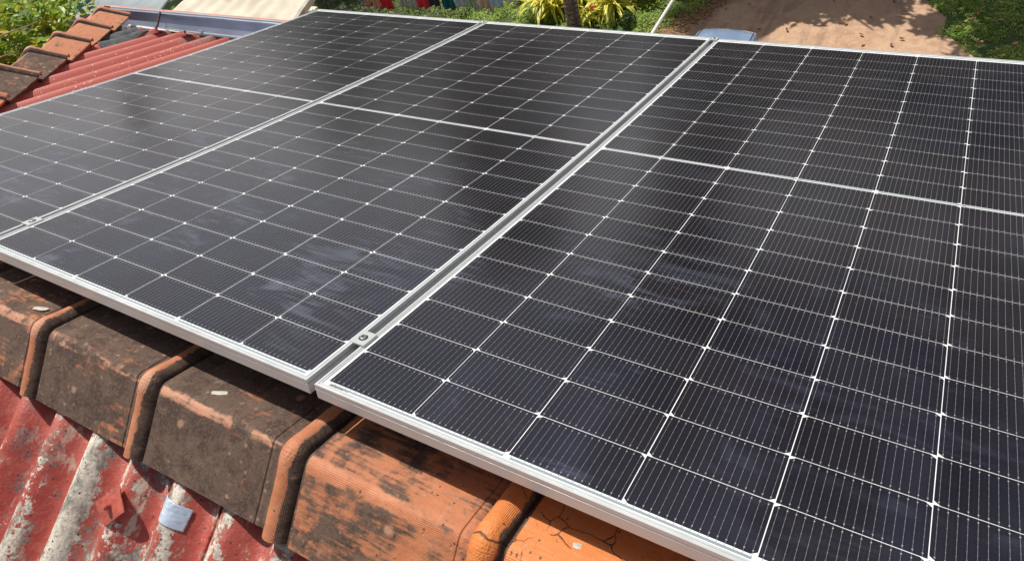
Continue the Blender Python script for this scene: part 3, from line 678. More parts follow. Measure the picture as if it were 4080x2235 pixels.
loft('body', [rr(-1.72, .62, .30, .70, .12), rr(-1.66, .71, .22, .82, .14), rr(-1.0, .73, .20, .94, .14), rr(1.5, .73, .20, .96, .14), rr(1.74, .71, .22, .92, .14), rr(1.80, .64, .30, .8, .12)], CP, car)
def cab(y, wb, wt, z0, z1):
    return [(wb, y, z0), (wt + .02, y, z1 - .09), (wt, y, z1 - .03), (wt - .06, y, z1), (0, y, z1 + .02), (-wt + .06, y, z1), (-wt, y, z1 - .03), (-wt - .02, y, z1 - .09), (-wb, y, z0)]
loft('cabin_glass', [cab(-.95, .68, .66, .90, .93), cab(-.42, .68, .545, .90, 1.43), cab(1.45, .68, .545, .90, 1.46), cab(1.72, .68, .60, .90, .98)], GL, car)
def roofs(y, wt, z1, dz):
    return [(-wt, y, z1 - .055), (-wt + .035, y, z1 - .012), (-wt + .09, y, z1 + .004), (-wt * .5, y, z1 + .028), (0, y, z1 + .036), (wt * .5, y, z1 + .028), (wt - .09, y, z1 + .004), (wt - .035, y, z1 - .012), (wt, y, z1 - .055),
            (wt - .05, y, z1 - .06), (-wt + .05, y, z1 - .06)]
loft('roof', [roofs(-.50, .50, 1.40, 0), roofs(-.44, .55, 1.44, 0), roofs(.5, .575, 1.485, 0), roofs(1.4, .565, 1.480, 0), roofs(1.66, .555, 1.465, 0), roofs(1.78, .53, 1.44, 0), roofs(1.84, .48, 1.40, 0)], CP, car)
for s in (-1, 1):
    m = MB(); m.tube([(s * .475, -.40, 1.447), (s * .49, .5, 1.489), (s * .485, 1.4, 1.484), (s * .47, 1.72, 1.462)], .009, 6); m.build('roof_moulding', MAT['rubber'], car)
    for y in (-1.1, 1.15):
        wl = empty('wheel', (s * .66, y, .27)); wl.parent = car
        vs = []; fs = []; k_ = 24
        for (r, x) in ((.17, .09), (.25, .09), (.275, .06), (.275, -.06), (.25, -.09), (.17, -.09)):
            for k in range(k_): a = 2 * math.pi * k / k_; vs.append((x, r * math.cos(a), r * math.sin(a)))
        for i in range(5):
            for k in range(k_): j = (k + 1) % k_; fs.append((i * k_ + k, i * k_ + j, i * k_ + k_ + j, i * k_ + k_ + k))
        mesh_obj('tyre', vs, fs, MAT['rubber'], wl, True)
        m = MB(); m.tube([(-.05, 0, 0), (.05 + .02 * 1, 0, 0)], .172, 20); m.build('rim', MAT['steel'], wl)
    m = MB(); m.box(-.09, .09, -.03, .03, -.07, .07, bev=.015); m.build('headlight', simple('lamp_lens', (.7, .7, .7), .1), car, loc=(s * .52, -1.70, .68))
    m = MB(); m.box(-.05, .05, -.03, .03, -.14, .14, bev=.015); m.build('tail_light', simple('tail_lens', (.4, .02, .02), .15), car, loc=(s * .66, 1.77, .78))
    for y in (-.42, .45, 1.42):
        m = MB(); m.tube([(s * .688, y + (.03 if y < 0 else 0), .92), (s * .572, y + (.03 if y < 0 else 0), 1.42)], .022, 6); m.build('pillar', CP, car)
m = MB(); m.box(-.60, .60, -.05, .05, -.07, .07, bev=.02); m.build('bumper', MAT['rubber'], car, loc=(0, -1.74, .38)); m.build('bumper', MAT['rubber'], car, loc=(0, 1.80, .38))

# ------------------------------------------------------------------ neighbouring roofs at the top left
PITCH = .1425
def corr(x, p=PITCH, dep=.048, x0=0.0):
    c = math.cos(2 * math.pi * (x - x0) / p); return dep * .5 * (c - 1) if c > 0 else dep * .5 * (c * .96 - 1)
t = empty('cream_roof', (0, 0, 0)); tag(t, 'cream cement corrugated roof of the low building behind the gutter', 'roof')
def quad_sheet(name, A, B, C_, D, nx, ny, f, mat, parent, th=.02):
    A, B, C_, D = map(Vector, (A, B, C_, D)); nrm = (B - A).cross(D - A).normalized(); vs = []; fs = []
    for j in range(ny + 1):
        for i in range(nx + 1):
            u = i / nx; v = j / ny; p = A.lerp(B, u).lerp(D.lerp(C_, u), v); vs.append(p + nrm * f(u, v))
    for j in range(ny):
        for i in range(nx): a = j * (nx + 1) + i; fs.append((a, a + 1, a + nx + 2, a + nx + 1))
    o = mesh_obj(name, vs, fs, mat, parent, True); md = o.modifiers.new('s', 'SOLIDIFY'); md.thickness = th; md.offset = -1; return o
CR = t
quad_sheet('cement_sheet', (-8.55, 4.92, -2.52), (-6.02, 4.90, -2.50), (-6.15, 5.50, -2.42), (-8.42, 5.75, -2.40), 120, 8, lambda u, v: .010 * math.cos(u * 2 * math.pi * 9) + .01 * noise.noise(Vector((u * 9, v * 4, 0))), MAT['cream'], CR)
m = MB(); m.box(-8.4, -6.25, 5.0, 5.6, G, -2.6); m.build('wall', MAT['plaster'], CR)
m = MB(); m.tube([(-6.02, 4.88, -2.49), (-6.08, 5.2, -2.44), (-6.15, 5.52, -2.41)], [.05, .055, .05], 8); m.build('verge_mortar', MAT['cream'], CR)
t = empty('grey_roof', (0, 0, 0)); tag(t, 'smooth blue-grey roof with a teal edge behind the last hip tile', 'roof')
quad_sheet('grey_sheet', (-10.9, 4.0, -2.60), (-8.75, 4.55, -2.62), (-9.0, 5.45, -2.50), (-10.6, 5.40, -2.48), 20, 10, lambda u, v: .012 * noise.noise(Vector((u * 3, v * 3, 0))), MAT['greysheet'], t)
m = MB(); m.tube([(-10.93, 3.98, -2.59), (-10.62, 5.40, -2.47)], .05, 8); m.build('teal_edge', MAT['teal'], t)
m = MB(); m.box(-10.6, -9.0, 4.5, 5.3, G, -2.68); m.build('wall', MAT['plaster'], t)

# ------------------------------------------------------------------ the house: roof sheets, tiles, gutter
house = empty('house', (0, 0, 0)); tag(house, 'house under the panels with red corrugated roof and terracotta ridge tiles', 'house')
def sheet(name, mat, x0, x1, ylo, yhi, M, x_ph, dz=0, per=14, jit=.0012):
    """corrugated sheet in local coords: x across, y up the slope, crest at z=0. ylo / yhi are functions of x"""
    n = int((x1 - x0) / PITCH * per); vs = []; fs = []; ny = 12
    for i in range(n + 1):
        x = x0 + (x1 - x0) * i / n; a, b = ylo(x), yhi(x)
        for j in range(ny + 1):
            y = a + (b - a) * j / ny
            vs.append((x, y, corr(x, x0=x_ph) + dz + jit * noise.noise(Vector((x * 8, y * 3, 1)))))
    for i in range(n):
        for j in range(ny): a = i * (ny + 1) + j; fs.append((a, a + ny + 1, a + ny + 2, a + 1))
    o = mesh_obj(name, vs, fs, mat, house, True); md = o.modifiers.new('s', 'SOLIDIFY'); md.thickness = .0055; md.offset = -1
    o.matrix_local = M; return o
# far slope, panel-plane axes
HIPD = Vector((.626, -.78)); HP0 = Vector((-4.25, 2.21))
def hip_y(x): return max(-.09, HP0.y + (x - HP0.x) * HIPD.y / HIPD.x)
MF = MT @ Matrix.Translation((0, 0, -.15))
XF = -2.969
sheet('corrugated_sheet', MAT['sheet_new'], -4.20, XF - 1.42 * PITCH, lambda x: min(hip_y(x) + .05, 2.18), lambda x: 2.185, MF, XF)
sheet('corrugated_sheet', MAT['sheet_new'], XF - 1.55 * PITCH, XF + 5.6 * PITCH, lambda x: hip_y(x) + .05, lambda x: 2.19, MF, XF, -.0065)
sheet('corrugated_sheet', MAT['sheet_new'], XF + 5.45 * PITCH, XF + 13.6 * PITCH, lambda x: hip_y(x) + .05, lambda x: 2.185, MF, XF, .001)
sheet('corrugated_sheet', MAT['sheet_new'], XF + 13.45 * PITCH, XF + 21.6 * PITCH, lambda x: hip_y(x) + .05, lambda x: 2.19, MF, XF, -.0065)
sheet('corrugated_sheet', MAT['sheet_new'], XF + 21.45 * PITCH, XF + 35 * PITCH, lambda x: hip_y(x) + .05, lambda x: 2.185, MF, XF, .001)
# near slope: local origin on crest line at the foot of the ridge tiles
SL = R(27.5)
MN = Matrix.Translation((0, -.25, -.205)) @ Matrix.Rotation(SL, 4, 'X')
XN = -.168
LAP = -.222
sheet('corrugated_sheet', MAT['sheet_old'], -3.0, LAP, lambda x: -2.3, lambda x: .10, MN, XN, .0065, 16, .0025)
sheet('corrugated_sheet', MAT['sheet_old'], LAP - .12, 1.0, lambda x: -2.3, lambda x: .10, MN, XN, -.001, 16, .0025)
sheet('corrugated_sheet', MAT['sheet_old'], .95, 2.0, lambda x: -2.3, lambda x: .10, MN, XN, .0065, 16, .0025)
# hip side slope (faces the bush)
A = pf(-4.25, 2.21, -.17); B = pf(-2.41, -.09, -.17)
quad_sheet('hip_side_sheet', B, A, A + Vector((-1.6, -1.0, -1.0)), B + Vector((-2.0, -1.0, -1.3)), 90, 6, lambda u, v: .018 * math.cos(u * 2 * math.pi * 20), MAT['sheet_new'], house)

def tile_mesh(name, L, path, rib_h=.021, seed=0, body=.008, grooves=True, groove=-.0015):
    """ridge tile: u along the ridge, path = list of (s, y, z) outline of the section with s measured from the apex"""
    rnd = random.Random(seed)
    us = [0, .002, .006, .011, .017, .023, .029, .035, .041, .046, .049, .0515, .054, .0575, .0595, .0612, .066, .075]
    x = .10
    while x < L - .05: us.append(x); x += .04
    us += [L - .045, L - .0385, L - .0365, L - .0300, L - .0280, L - .0215, L - .0195, L - .010, L]
    def hgt(u, s):
        if u <= .0515:
            q = u / .0515; w_ = 1 + .18 * math.exp(-(s / .03) ** 2); h = rib_h * w_ * max(0, math.sin(math.pi * min(1, q * .95 + .05))) ** .55
            return h + .0008 * noise.noise(Vector((u * 90, s * 90, seed)))
        if u < .0595: return groove
        h = body - (u - .06) * (body - .001) / L
        if grooves and L - .0385 < u < L - .018:
            k = int((u - (L - .0385)) / .0085) 
            h -= .0022 if int((u - (L - .0385)) * 1000 / 8.2) % 2 == 0 else .0004
        return h + .0012 * noise.noise(Vector((u * 16, s * 16, seed + 5)))
    n = len(path); vs = []; fs = []; uvs = []
    nrm = []
    for i in range(n):
        a = Vector(path[max(0, i - 1)][1:]); b = Vector(path[min(n - 1, i + 1)][1:]); d = (b - a).normalized(); q = Vector((-d.y, d.x))
        if q.y < 0: q = -q
        nrm.append(q)
    th = .013
    for lay in (0, 1):
        for u in us:
            for i in range(n):
                s, y, z = path[i]; h = hgt(u, s) if lay == 0 else (hgt(u, s) - th if u < .052 else min(hgt(u, s) - th, -.006))
                e = .0025 * noise.noise(Vector((u * 14, seed, 4))) if i in (0, n - 1) else 0
                vs.append((u, y + nrm[i].x * h, z + nrm[i].y * h + e)); uvs.append((u, s))
    m_ = len(us); N = m_ * n
    for i in range(m_ - 1):
        for k in range(n - 1):
            a = i * n + k; fs.append((a, a + 1, a + n + 1, a + n)); a += N; fs.append((a, a + n, a + n + 1, a + 1))
    for i in range(m_ - 1):
        for k in (0, n - 1): a = i * n + k; fs.append((a, a + n, a + n + N, a + N))
    for k in range(n - 1):
        for i in (0, m_ - 1): a = i * n + k; fs.append((a, a + 1, a + 1 + N, a + N))
    me = bpy.data.meshes.new(name); me.from_pydata(vs, [], fs); me.materials.append(MAT['terra'])
    ul = me.uv_layers.new(name='UVMap')
    for lp in me.loops: ul.data[lp.index].uv = uvs[lp.vertex_index]
    bm = bmesh.new(); bm.from_mesh(me); bmesh.ops.recalc_face_normals(bm, faces=bm.faces)
    bmesh.ops.split_edges(bm, edges=[e for e in bm.edges if e.is_manifold and e.calc_face_angle(0) > R(38)])
    bm.to_mesh(me); bm.free()
    me.polygons.foreach_set('use_smooth', [True] * len(me.polygons)); me.update(); return me
def section(neg_len, neg_ang, pos_len, pos_ang, rad=.022):
    """apex at 0; neg side falls at neg_ang degrees for neg_len, pos side at pos_ang"""
    pts = []; a0, a1 = R(neg_ang), R(pos_ang); tot = a0 + a1; arc = rad * tot; s = -neg_len
    # integrate slope angle along s
    N = 60; ys = []; y = z = 0.0; seq = []
    S = [-neg_len + (neg_len + pos_len) * i / 400 for i in range(401)]
    Y = [0]; Z = [0]
    def ang(s): 
        q = min(1, max(0, (s + arc / 2) / arc)); q = q * q * (3 - 2 * q); return a0 - tot * q
    for i in range(1, 401):
        m_ = (S[i] + S[i - 1]) / 2; ds = S[i] - S[i - 1]; Y.append(Y[-1] + math.cos(ang(m_)) * ds); Z.append(Z[-1] + math.sin(ang(m_)) * ds)
    k0 = max(range(401), key=lambda i: Z[i]); k1 = min(range(401), key=lambda i: abs(S[i]))
    want = [-neg_len, -neg_len * .75, -neg_len * .5, -neg_len * .3, -arc, -arc * .6, -arc * .4, -arc * .2, 0, arc * .2, arc * .4, arc * .6, arc, pos_len * .35, pos_len * .6, pos_len * .8, pos_len]
    want = sorted(set(want))
    for q in want:
        i = min(range(401), key=lambda i: abs(S[i] - q)); pts.append((q, Y[i] - Y[k1], Z[i] - Z[k0]))
    return pts
RS = section(.158, 38.5, .145, 21)
TL = .418
tiles = [(-1.70, .9, 0, .1), (-1.285, .85, 0, .9), (-.876, .95, 0, .35), (-.470, .95, 0, .62), (-.057, .72, .05, .77), (.348, .12, 1.0, .23), (.755, .3, .3, .5), (1.16, .7, 0, .15), (-2.11, .8, 0, .44), (1.57, .6, 0, .3)]
RT = []
for i, (x, g, ck, sd_) in enumerate(tiles):
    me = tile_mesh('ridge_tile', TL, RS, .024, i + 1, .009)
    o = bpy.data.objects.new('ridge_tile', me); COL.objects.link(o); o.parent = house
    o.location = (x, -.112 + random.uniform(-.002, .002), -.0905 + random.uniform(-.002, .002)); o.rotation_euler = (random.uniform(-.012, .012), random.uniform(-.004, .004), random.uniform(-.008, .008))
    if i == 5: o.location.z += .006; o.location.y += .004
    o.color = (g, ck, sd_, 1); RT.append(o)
# pale smears on two tiles and a white speck
def smear(par, x, y, lx, ly, ang, name='lime_smear'):
    vs = [(0, 0, 0)]; n = 22
    for k in range(n):
        a = 2 * math.pi * k / n; r = 1 + .28 * noise.noise(Vector((math.cos(a) * 2.3, math.sin(a) * 2.3, x * 7)))
        px = lx * .5 * r * math.copysign(abs(math.cos(a)) ** .7, math.cos(a)); py = ly * .5 * r * math.copysign(abs(math.sin(a)) ** .7, math.sin(a)); vs.append((px * math.cos(ang) - py * math.sin(ang), px * math.sin(ang) + py * math.cos(ang), -.0006))
    vs[0] = (0, 0, .0012)
    o = mesh_obj(name, vs, [(0, 1 + k, 1 + (k + 1) % n) for k in range(n)], MAT['smear'], par)
    dy = y; o.location = (x, dy, -.38 * dy * 1.0 + .0102); o.rotation_euler = (R(-21), 0, 0); return o
smear(RT[1], .345, .037, .040, .014, .25)
smear(RT[3], .185, .037, .036, .012, .45)
smear(RT[5], .147, .052, .018, .014, .2, 'white_speck')

# hip tiles
HS = section(.135, 38, .185, 19, .03)
hipangle = math.atan2(HIPD.y, HIPD.x)
hiprow = [(0, .50, .3), (1, .45, .7), (2, .58, .2), (3, .85, .9), (4, .92, .5), (5, .3, .1), (6, .5, .8), (7, .6, .4)]
for k, g, sd_ in hiprow:
    me = tile_mesh('hip_tile', .378, [(s, -y, z) for s, y, z in HS] if False else HS, .024, 40 + k, .005, False, .0045)
    o = bpy.data.objects.new('hip_tile', me); COL.objects.link(o); o.parent = house
    p = HP0 + HIPD * (.36 * k)
    # section: positive side must face +x+y (towards the sheets we see)
    o.matrix_local = MT @ Matrix.Translation((p.x, p.y, -.066 + random.uniform(-.003, .003))) @ Matrix.Rotation(hipangle + random.uniform(-.03, .03), 4, 'Z') @ Matrix.Rotation(R(random.uniform(-2, 2)), 4, 'X') @ Matrix.Rotation(R(3.5), 4, 'Y')
    o.color = (g, -1, sd_, 1)
# felt flashing at the corner
vs = []; fs = []; nx, ny = 24, 14
for j in range(ny + 1):
    for i in range(nx + 1):
        u, v = i / nx, j / ny
        x = -3.99 + u * .32 + v * .10 + .012 * noise.noise(Vector((u * 5, v * 5, 3))); y = 2.165 - v * .36 - u * .03 + (.02 * noise.noise(Vector((u * 6, 1, 1))))
        vs.append((x, y, corr(x, x0=XF) * .75 + .007 + .006 * noise.noise(Vector((u * 6, v * 7, 7)))))
for j in range(ny):
    for i in range(nx): a = j * (nx + 1) + i; fs.append((a, a + 1, a + nx + 2, a + nx + 1))
o = mesh_obj('felt_flashing', vs, fs, MAT['felt'], house, True); o.matrix_local = MF
# roof bolts with folded washers
def roof_bolt(M, sz=1.0, red=True, name='roof_bolt'):
    b = empty(name); b.parent = house; b.matrix_local = M
    s = .034 * sz; mt = MAT['sheet_plain']
    vs = []; fs = []; n = 8
    for lay in (0, 1):
        for j in range(n + 1):
            for i in range(n + 1):
                x = (i / n - .5) * 2 * s; y = (j / n - .5) * 2 * s * .86
                q = x - y * .25; z = -.0028 * abs((x + y) / s) ** 1.4 + .0012 * noise.noise(Vector((x * 60, y * 60, 2))) + (.002 if lay == 0 else 0)
                vs.append((x, y, z))
    N = (n + 1) ** 2
    for j in range(n):
        for i in range(n): a = j * (n + 1) + i; fs.append((a, a + 1, a + n + 2, a + n + 1)); fs.append((a + N, a + N + n + 1, a + N + n + 2, a + N + 1))
    for i in range(n):
        for a, b_ in ((i, i + 1), (n * (n + 1) + i, n * (n + 1) + i + 1), (i * (n + 1), (i + 1) * (n + 1)), (i * (n + 1) + n, (i + 1) * (n + 1) + n)): fs.append((a, b_, b_ + N, a + N))
    mesh_obj('washer_plate', vs, fs, mt, b)
    m = MB(); m.tube([(0, 0, 0), (0, 0, .014 * sz), (0, 0, .0175 * sz)], [.0062 * sz, .0062 * sz, .0045 * sz], 12); m.build('bolt_head', mt, b)
MAT['sheet_plain'] = simple('faded_red_paint', (.40, .085, .06), .55, 0, .25, 60, .4, .5)
def on_near(x, y, lift=0): return MN @ Matrix.Translation((x, y, lift))
roof_bolt(on_near(-.450, -.090, .0185) @ Matrix.Rotation(.85, 4, 'Z') @ Matrix.Rotation(R(6), 4, 'X'), .95)
roof_bolt(MF @ Matrix.Translation((XF - 4 * PITCH, 2.11, .012)) @ Matrix.Rotation(.5, 4, 'Z') @ Matrix.Rotation(R(-12), 4, 'X'), 1.2)
roof_bolt(MF @ Matrix.Translation((XF - 2 * PITCH, 2.11, .012)) @ Matrix.Rotation(.2, 4, 'Z') @ Matrix.Rotation(R(-10), 4, 'X'), 1.2)
# tape patch over a crest
t = empty('tape_patch', (0, 0, 0)); t.matrix_world = MN; tag(t, 'wrinkled square of silver-blue tape stuck over a roof crest', 'tape')
vs = []; fs = []; nx, ny = 26, 18
for j in range(ny + 1):
    for i in range(nx + 1):
        u, v = i / nx - .5, j / ny - .5; a = R(-4)
        x = -.305 + (u * .068 * math.cos(a) - v * .047 * math.sin(a)) + .0015 * noise.noise(Vector((v * 9, 2, 2))) ; y = -.045 + u * .074 * math.sin(a) + v * .050 * math.cos(a) - .006 * (u + .5) * max(0, v) * 2
        wr = noise.noise(Vector((u * 7 + v * 3, v * 16, 5))); z = corr(x, x0=XN) + .0085 + .0022 * abs(noise.noise(Vector((u * 4 + v * 5, v * 15 - u * 4, 5)))) * (1.6 if v > -.2 else 1)
        vs.append((x, y, z))
for j in range(ny):
    for i in range(nx): a = j * (nx + 1) + i; fs.append((a, a + 1, a + nx + 2, a + nx + 1))
o = mesh_obj('tape', vs, fs, MAT['foil'], t, True); md = o.modifiers.new('s', 'SOLIDIFY'); md.thickness = .0008

# gutter along the eave, built in panel-plane axes
gut = empty('gutter', (0, 0, 0), (TILT, 0, 0)); tag(gut, 'wide blue-grey metal box gutter along the far eave', 'gutter')
prof = [(2.205, -.165), (2.215, -.30), (2.30, -.335), (2.40, -.338), (2.47, -.325), (2.495, -.283), (2.52, -.268), (2.548, -.225), (2.545, -.17), (2.543, -.158), (2.553, -.150), (2.566, -.150), (2.572, -.160)]
vs = []; fs = []; X0, X1 = -4.74, 3.2; K = 60
for i in range(K + 1):
    x = X0 + (X1 - X0) * i / K
    for (y, z) in prof: vs.append((x, y + .003 * noise.noise(Vector((x * 2, y, 1))), z + .002 * noise.noise(Vector((x * 3, z, 5)))))
n = len(prof)
for i in range(K):
    for k in range(n - 1): a = i * n + k; fs.append((a, a + 1, a + n + 1, a + n))
o = mesh_obj('channel', vs, fs, MAT['zinc'], gut); md = o.modifiers.new('s', 'SOLIDIFY'); md.thickness = .003; md.offset = -1
m = MB(); m.add([(X0, y, z) for y, z in prof] , [tuple(range(n))]); m.build('end_cap', MAT['zinc'], gut)
m = MB(); m.tube([(X0, 2.556, -.147), (X1, 2.556, -.147)], .0075, 8); m.build('rolled_lip', MAT['lip'] if 'lip' in MAT else MAT.setdefault('lip', simple('zinc_highlight', (.62, .66, .72), .3, .6, .06, 9)), gut, True)  # lighter zinc: the highlight along lip and bead is put into the colour
m = MB(); m.tube([(X0 + .3, 2.52, -.262), (X1, 2.50, -.262)], .009, 8); m.build('inner_bead', MAT['lip'], gut, True)
for (x, y) in ((-3.40, 2.36),):
    m = MB(); m.box(-.010, .010, -.003, .003, -.09, .0); m.box(-.028, .012, -.003, .010, -.0005, .006); m.build('bracket', MAT['steel'], gut, loc=(x, 2.33, -.185))
m = MB(); m.tube([(-4.06, 2.20, -.20), (-4.03, 2.34, -.262), (-4.09, 2.47, -.225), (-4.12, 2.545, -.150)], .008, 6); m.build('strap', MAT['rust'], gut)
pipe = empty('conduit', (0, 0, 0), (TILT, 0, 0)); tag(pipe, 'thin white conduit lying along the bottom of the gutter', 'conduit')
m = MB(); m.tube([(-4.15, 2.30, -.19), (-3.9, 2.295, -.193), (-3.45, 2.285, -.20), (-2.9, 2.27, -.21), (-2.2, 2.26, -.22)], .010, 8); m.build('tube', MAT['conduit'], pipe, True)
m = MB(); m.box(-4.90, X1, 2.582, 2.612, -.30, -.148); o = m.build('fascia_board', MAT['pinkwood'], house); o.matrix_local = MT
Lb = Vector((.45, -.42, 0)).normalized(); Mx = MT @ Matrix.Translation((-4.90, 2.612, 0)) @ Matrix.Rotation(math.atan2(Lb.y, Lb.x), 4, 'Z')
m = MB(); m.box(.03, 2.4, -.030, .0, -.30, -.147); o = m.build('fascia_board', MAT['pinkwood'], house); o.matrix_local = Mx
# walls
m = MB(); m.box(-3.8, 3.4, -2.0, 1.95, G, -1.30); m.build('wall', MAT['plaster'], house)
m = MB(); m.box(-4.2, 3.4, 1.95, 2.15, -1.35, -1.25); m.build('soffit', MAT['plaster'], house)

# white pipe geometry (runs level away from the eave)
pA = Vector((-1.099, 4.2, -1.803)); pB = Vector((-1.295, 5.2, -2.056)); pD = (pB - pA).normalized()
m = MB(); m.tube([pA - pD * 2.1, pA, pB, pB + pD * 1.8], .0135, 12); m.build('tube', MAT['conduit'], WP, True)

# ------------------------------------------------------------------ solar panels
CPX = .184; CPY = .0965; MG = .0115; LP = 24 * CPY + MG; SAG = .0188
def zsag(y):
    t_ = y / LP; return -SAG * 4 * t_ * (1 - t_)
def sl(y): return math.atan(-SAG * 4 * (1 - 2 * y / LP) / LP)
# cell meshes: chamfers on the near edge (A) or on the far edge (B)
def cell_mesh(near):
    w_, h_, c_ = .0913, .04772, .0062; ch = .0150
    P_ = [(-w_ + ch * .55, -h_), (w_ - ch * .55, -h_), (w_, -h_ + c_ * 1.0), (w_, h_), (-w_, h_), (-w_, -h_ + c_ * 1.0)]
    if not near: P_ = [(x, -y) for x, y in P_][::-1]
    vs = [(x, y, 0) for x, y in P_] + [(x, y, -.0005) for x, y in P_]; n = 6
    fs = [tuple(range(n))] + [(k, n + k, n + (k + 1) % n, (k + 1) % n) for k in range(n)]
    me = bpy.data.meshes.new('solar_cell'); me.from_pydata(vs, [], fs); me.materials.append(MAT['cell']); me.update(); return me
CN, CF = cell_mesh(True), cell_mesh(False)
XL, XR = -.0155, 1.1165; YN, YF = -.020, LP + .035
def sweep_x(prof, x0, x1, y, sgn, mit):      # end rails, straight
    pass
def rail(name, prof, path, mat, parent):
    """prof: (inward distance, z); path: list of (pos xy outer edge, inward xy dir)"""
    n = len(prof); vs = []; fs = []
    for (px, py), (ix, iy) in path:
        for d_, z in prof:
            x, y = px + ix * d_, py + iy * d_; vs.append((x, y, z + zsag(min(max(y, -.02), LP + .03))))
    for i in range(len(path) - 1):
        for k in range(n): j = (k + 1) % n; fs.append((i * n + k, i * n + j, (i + 1) * n + j, (i + 1) * n + k))
    fs += [tuple(range(n)), tuple((len(path) - 1) * n + k for k in range(n - 1, -1, -1))]
    m = MB(); m.add(vs, fs); return m.build(name, mat, parent)
FP = [(0, -.0325), (0, -.0113), (.0018, -.0107), (.0018, -.0096), (0, -.0090), (0, -.0006), (.0006, 0), (.0048, 0), (.0052, -.0013), (.0062, -.0013), (.0066, -.0003), (.0092, -.0003), (.0098, -.0015), (.0110, -.0016), (.0112, -.0034), (.0022, -.0034), (.0022, -.030), (.022, -.030), (.022, -.0325)]
def make_panel(name, off, label, tilt_fix=0):
    t = empty(name, MT @ Vector(off), (TILT, 0, 0)); tag(t, label, 'solar panel', 'solar panels on the roof')
    # frame rails, mitred
    def mit(p, d): return (p, d)
    rail('frame_rail', FP, [((XL, YN), (1, 1)), ((XR, YN), (-1, 1))], MAT['alu'], t)
    rail('frame_rail', FP, [((XR, YF), (-1, -1)), ((XL, YF), (1, -1))], MAT['alu'], t)
    ys = [YN + (YF - YN) * k / 24 for k in range(1, 24)]
    rail('frame_rail', FP, [((XL, YF), (1, -1))] + [((XL, y), (1, 0)) for y in reversed(ys)] + [((XL, YN), (1, 1))], MAT['alu'], t)
    rail('frame_rail', FP, [((XR, YN), (-1, 1))] + [((XR, y), (-1, 0)) for y in ys] + [((XR, YF), (-1, -1))], MAT['alu'], t)
    # backsheet
    vs = []; fs = []
    for i, y in enumerate([YN + .0022] + [YN + (YF - YN) * k / 72 for k in range(1, 72)] + [YF - .0022]):
        for x in (XL + .0022, XR - .0022):
            vs.append((x, y, zsag(y) - .0019))
    n = len(vs) // 2
    for k in range(n - 1): fs.append((2 * k, 2 * k + 1, 2 * k + 3, 2 * k + 2))
    o = mesh_obj('backsheet', vs, fs, MAT['white'], t); 
    # cells
    for half in (0, 1):
        for r in range(12):
            y = (r + .5) * CPY if half == 0 else LP - (r + .5) * CPY
            for c_ in range(6):
                odd = (c_ % 2 == 0)                      # first column counts as odd
                nearch = (not odd) if half == 0 else odd
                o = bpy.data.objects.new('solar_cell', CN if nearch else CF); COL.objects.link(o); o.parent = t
                o.location = (c_ * CPX + CPX / 2 + random.uniform(-.0002, .0002), y, zsag(y) - .0017); o.rotation_euler = (sl(y) + random.uniform(-.0006, .0006), random.uniform(-.0005, .0005), 0)
    # middle ribbons and end ribbons (two columns each)
    ym = LP / 2
    for k in range(3):
        m = MB(); x0 = 2 * k * CPX - (0 if k else -.004) + .006; x1 = (2 * k + 2) * CPX - .006
        m.box(x0, x1, -.0027, .0027, -.0004, 0); m.build('junction_ribbon', MAT['ribbon'], t, loc=(0, ym, zsag(ym) - .0013))
        for s in (-1, 1):
            m = MB()
            for q in range(16): xx = 2 * k * CPX + CPX * (1 if s > 0 else 0) + .0068 + q * .011375 ; m.box(xx, xx + .0005, min(0, s * -.0045), max(0, s * -.0045), -.0006, -.0002)
        m = MB(); y = -.0052; m.box(x0 + CPX * 0, x1 - .0, -.0022, .0022, -.0004, 0)
        m.build('end_ribbon', MAT['ribbon'], t, loc=(0, y, zsag(y) - .0014))
        m = MB(); y = LP + .014; m.box(x0, x1, -.0028, .0028, -.0004, 0); m.build('end_ribbon', MAT['ribbon'], t, loc=(0, y, zsag(y) - .0014))
    m = MB()
    for q in range(96):
        c_ = q // 16; xx = c_ * CPX + .001 + (q % 16 + .5) * .011375; m.box(xx - .0003, xx + .0003, -.0062, .0018, 0, .0004)
    m.build('cell_tabs', MAT['ribbon'], t, loc=(0, 0, zsag(0) - .0017))
    for k in (1, 3, 5):
        m = MB(); m.box(k * CPX - .011, k * CPX - .003, -.0022, .0022, 0, .0003); m.box(k * CPX + .003, k * CPX + .011, -.0022, .0022, 0, .0003); m.build('solder_tab', MAT['steel'], t, loc=(0, ym, zsag(ym) - .0014))
    return t
p3 = make_panel('solar_panel', (0, 0, 0), 'nearest solar panel filling the right side, with a barcode sticker at its near left corner')
p2 = make_panel('solar_panel', (-1.149, -.0007, .0029), 'middle solar panel between the two others, its near right corner beside the gap')
p1 = make_panel('solar_panel', (-2.298, .0022, .0015), 'left-hand solar panel next to the bare red corrugated roof')
lb = empty('barcode_label'); bpy.data.objects.remove(lb)
m = MB(); m.box(.004, .058, -.0105, -.0036, 0, .0003); lb = m.build('barcode_label', MAT['label'], p3, loc=(0, 0, zsag(0) - .0016))
m = MB(); x = .008; rnd = random.Random(3)
while x < .040:
    w_ = rnd.choice([.0003, .0005, .0008]); m.box(x, x + w_, -.0092, -.0056, 0, .0001); x += w_ + rnd.choice([.0003, .0004, .0007])
while x < .053:
    m.box(x, x + .0006, -.0086, -.0062, 0, .0001); x += .0012
m.build('barcode', MAT['ink'], lb, loc=(0, 0, .00035))

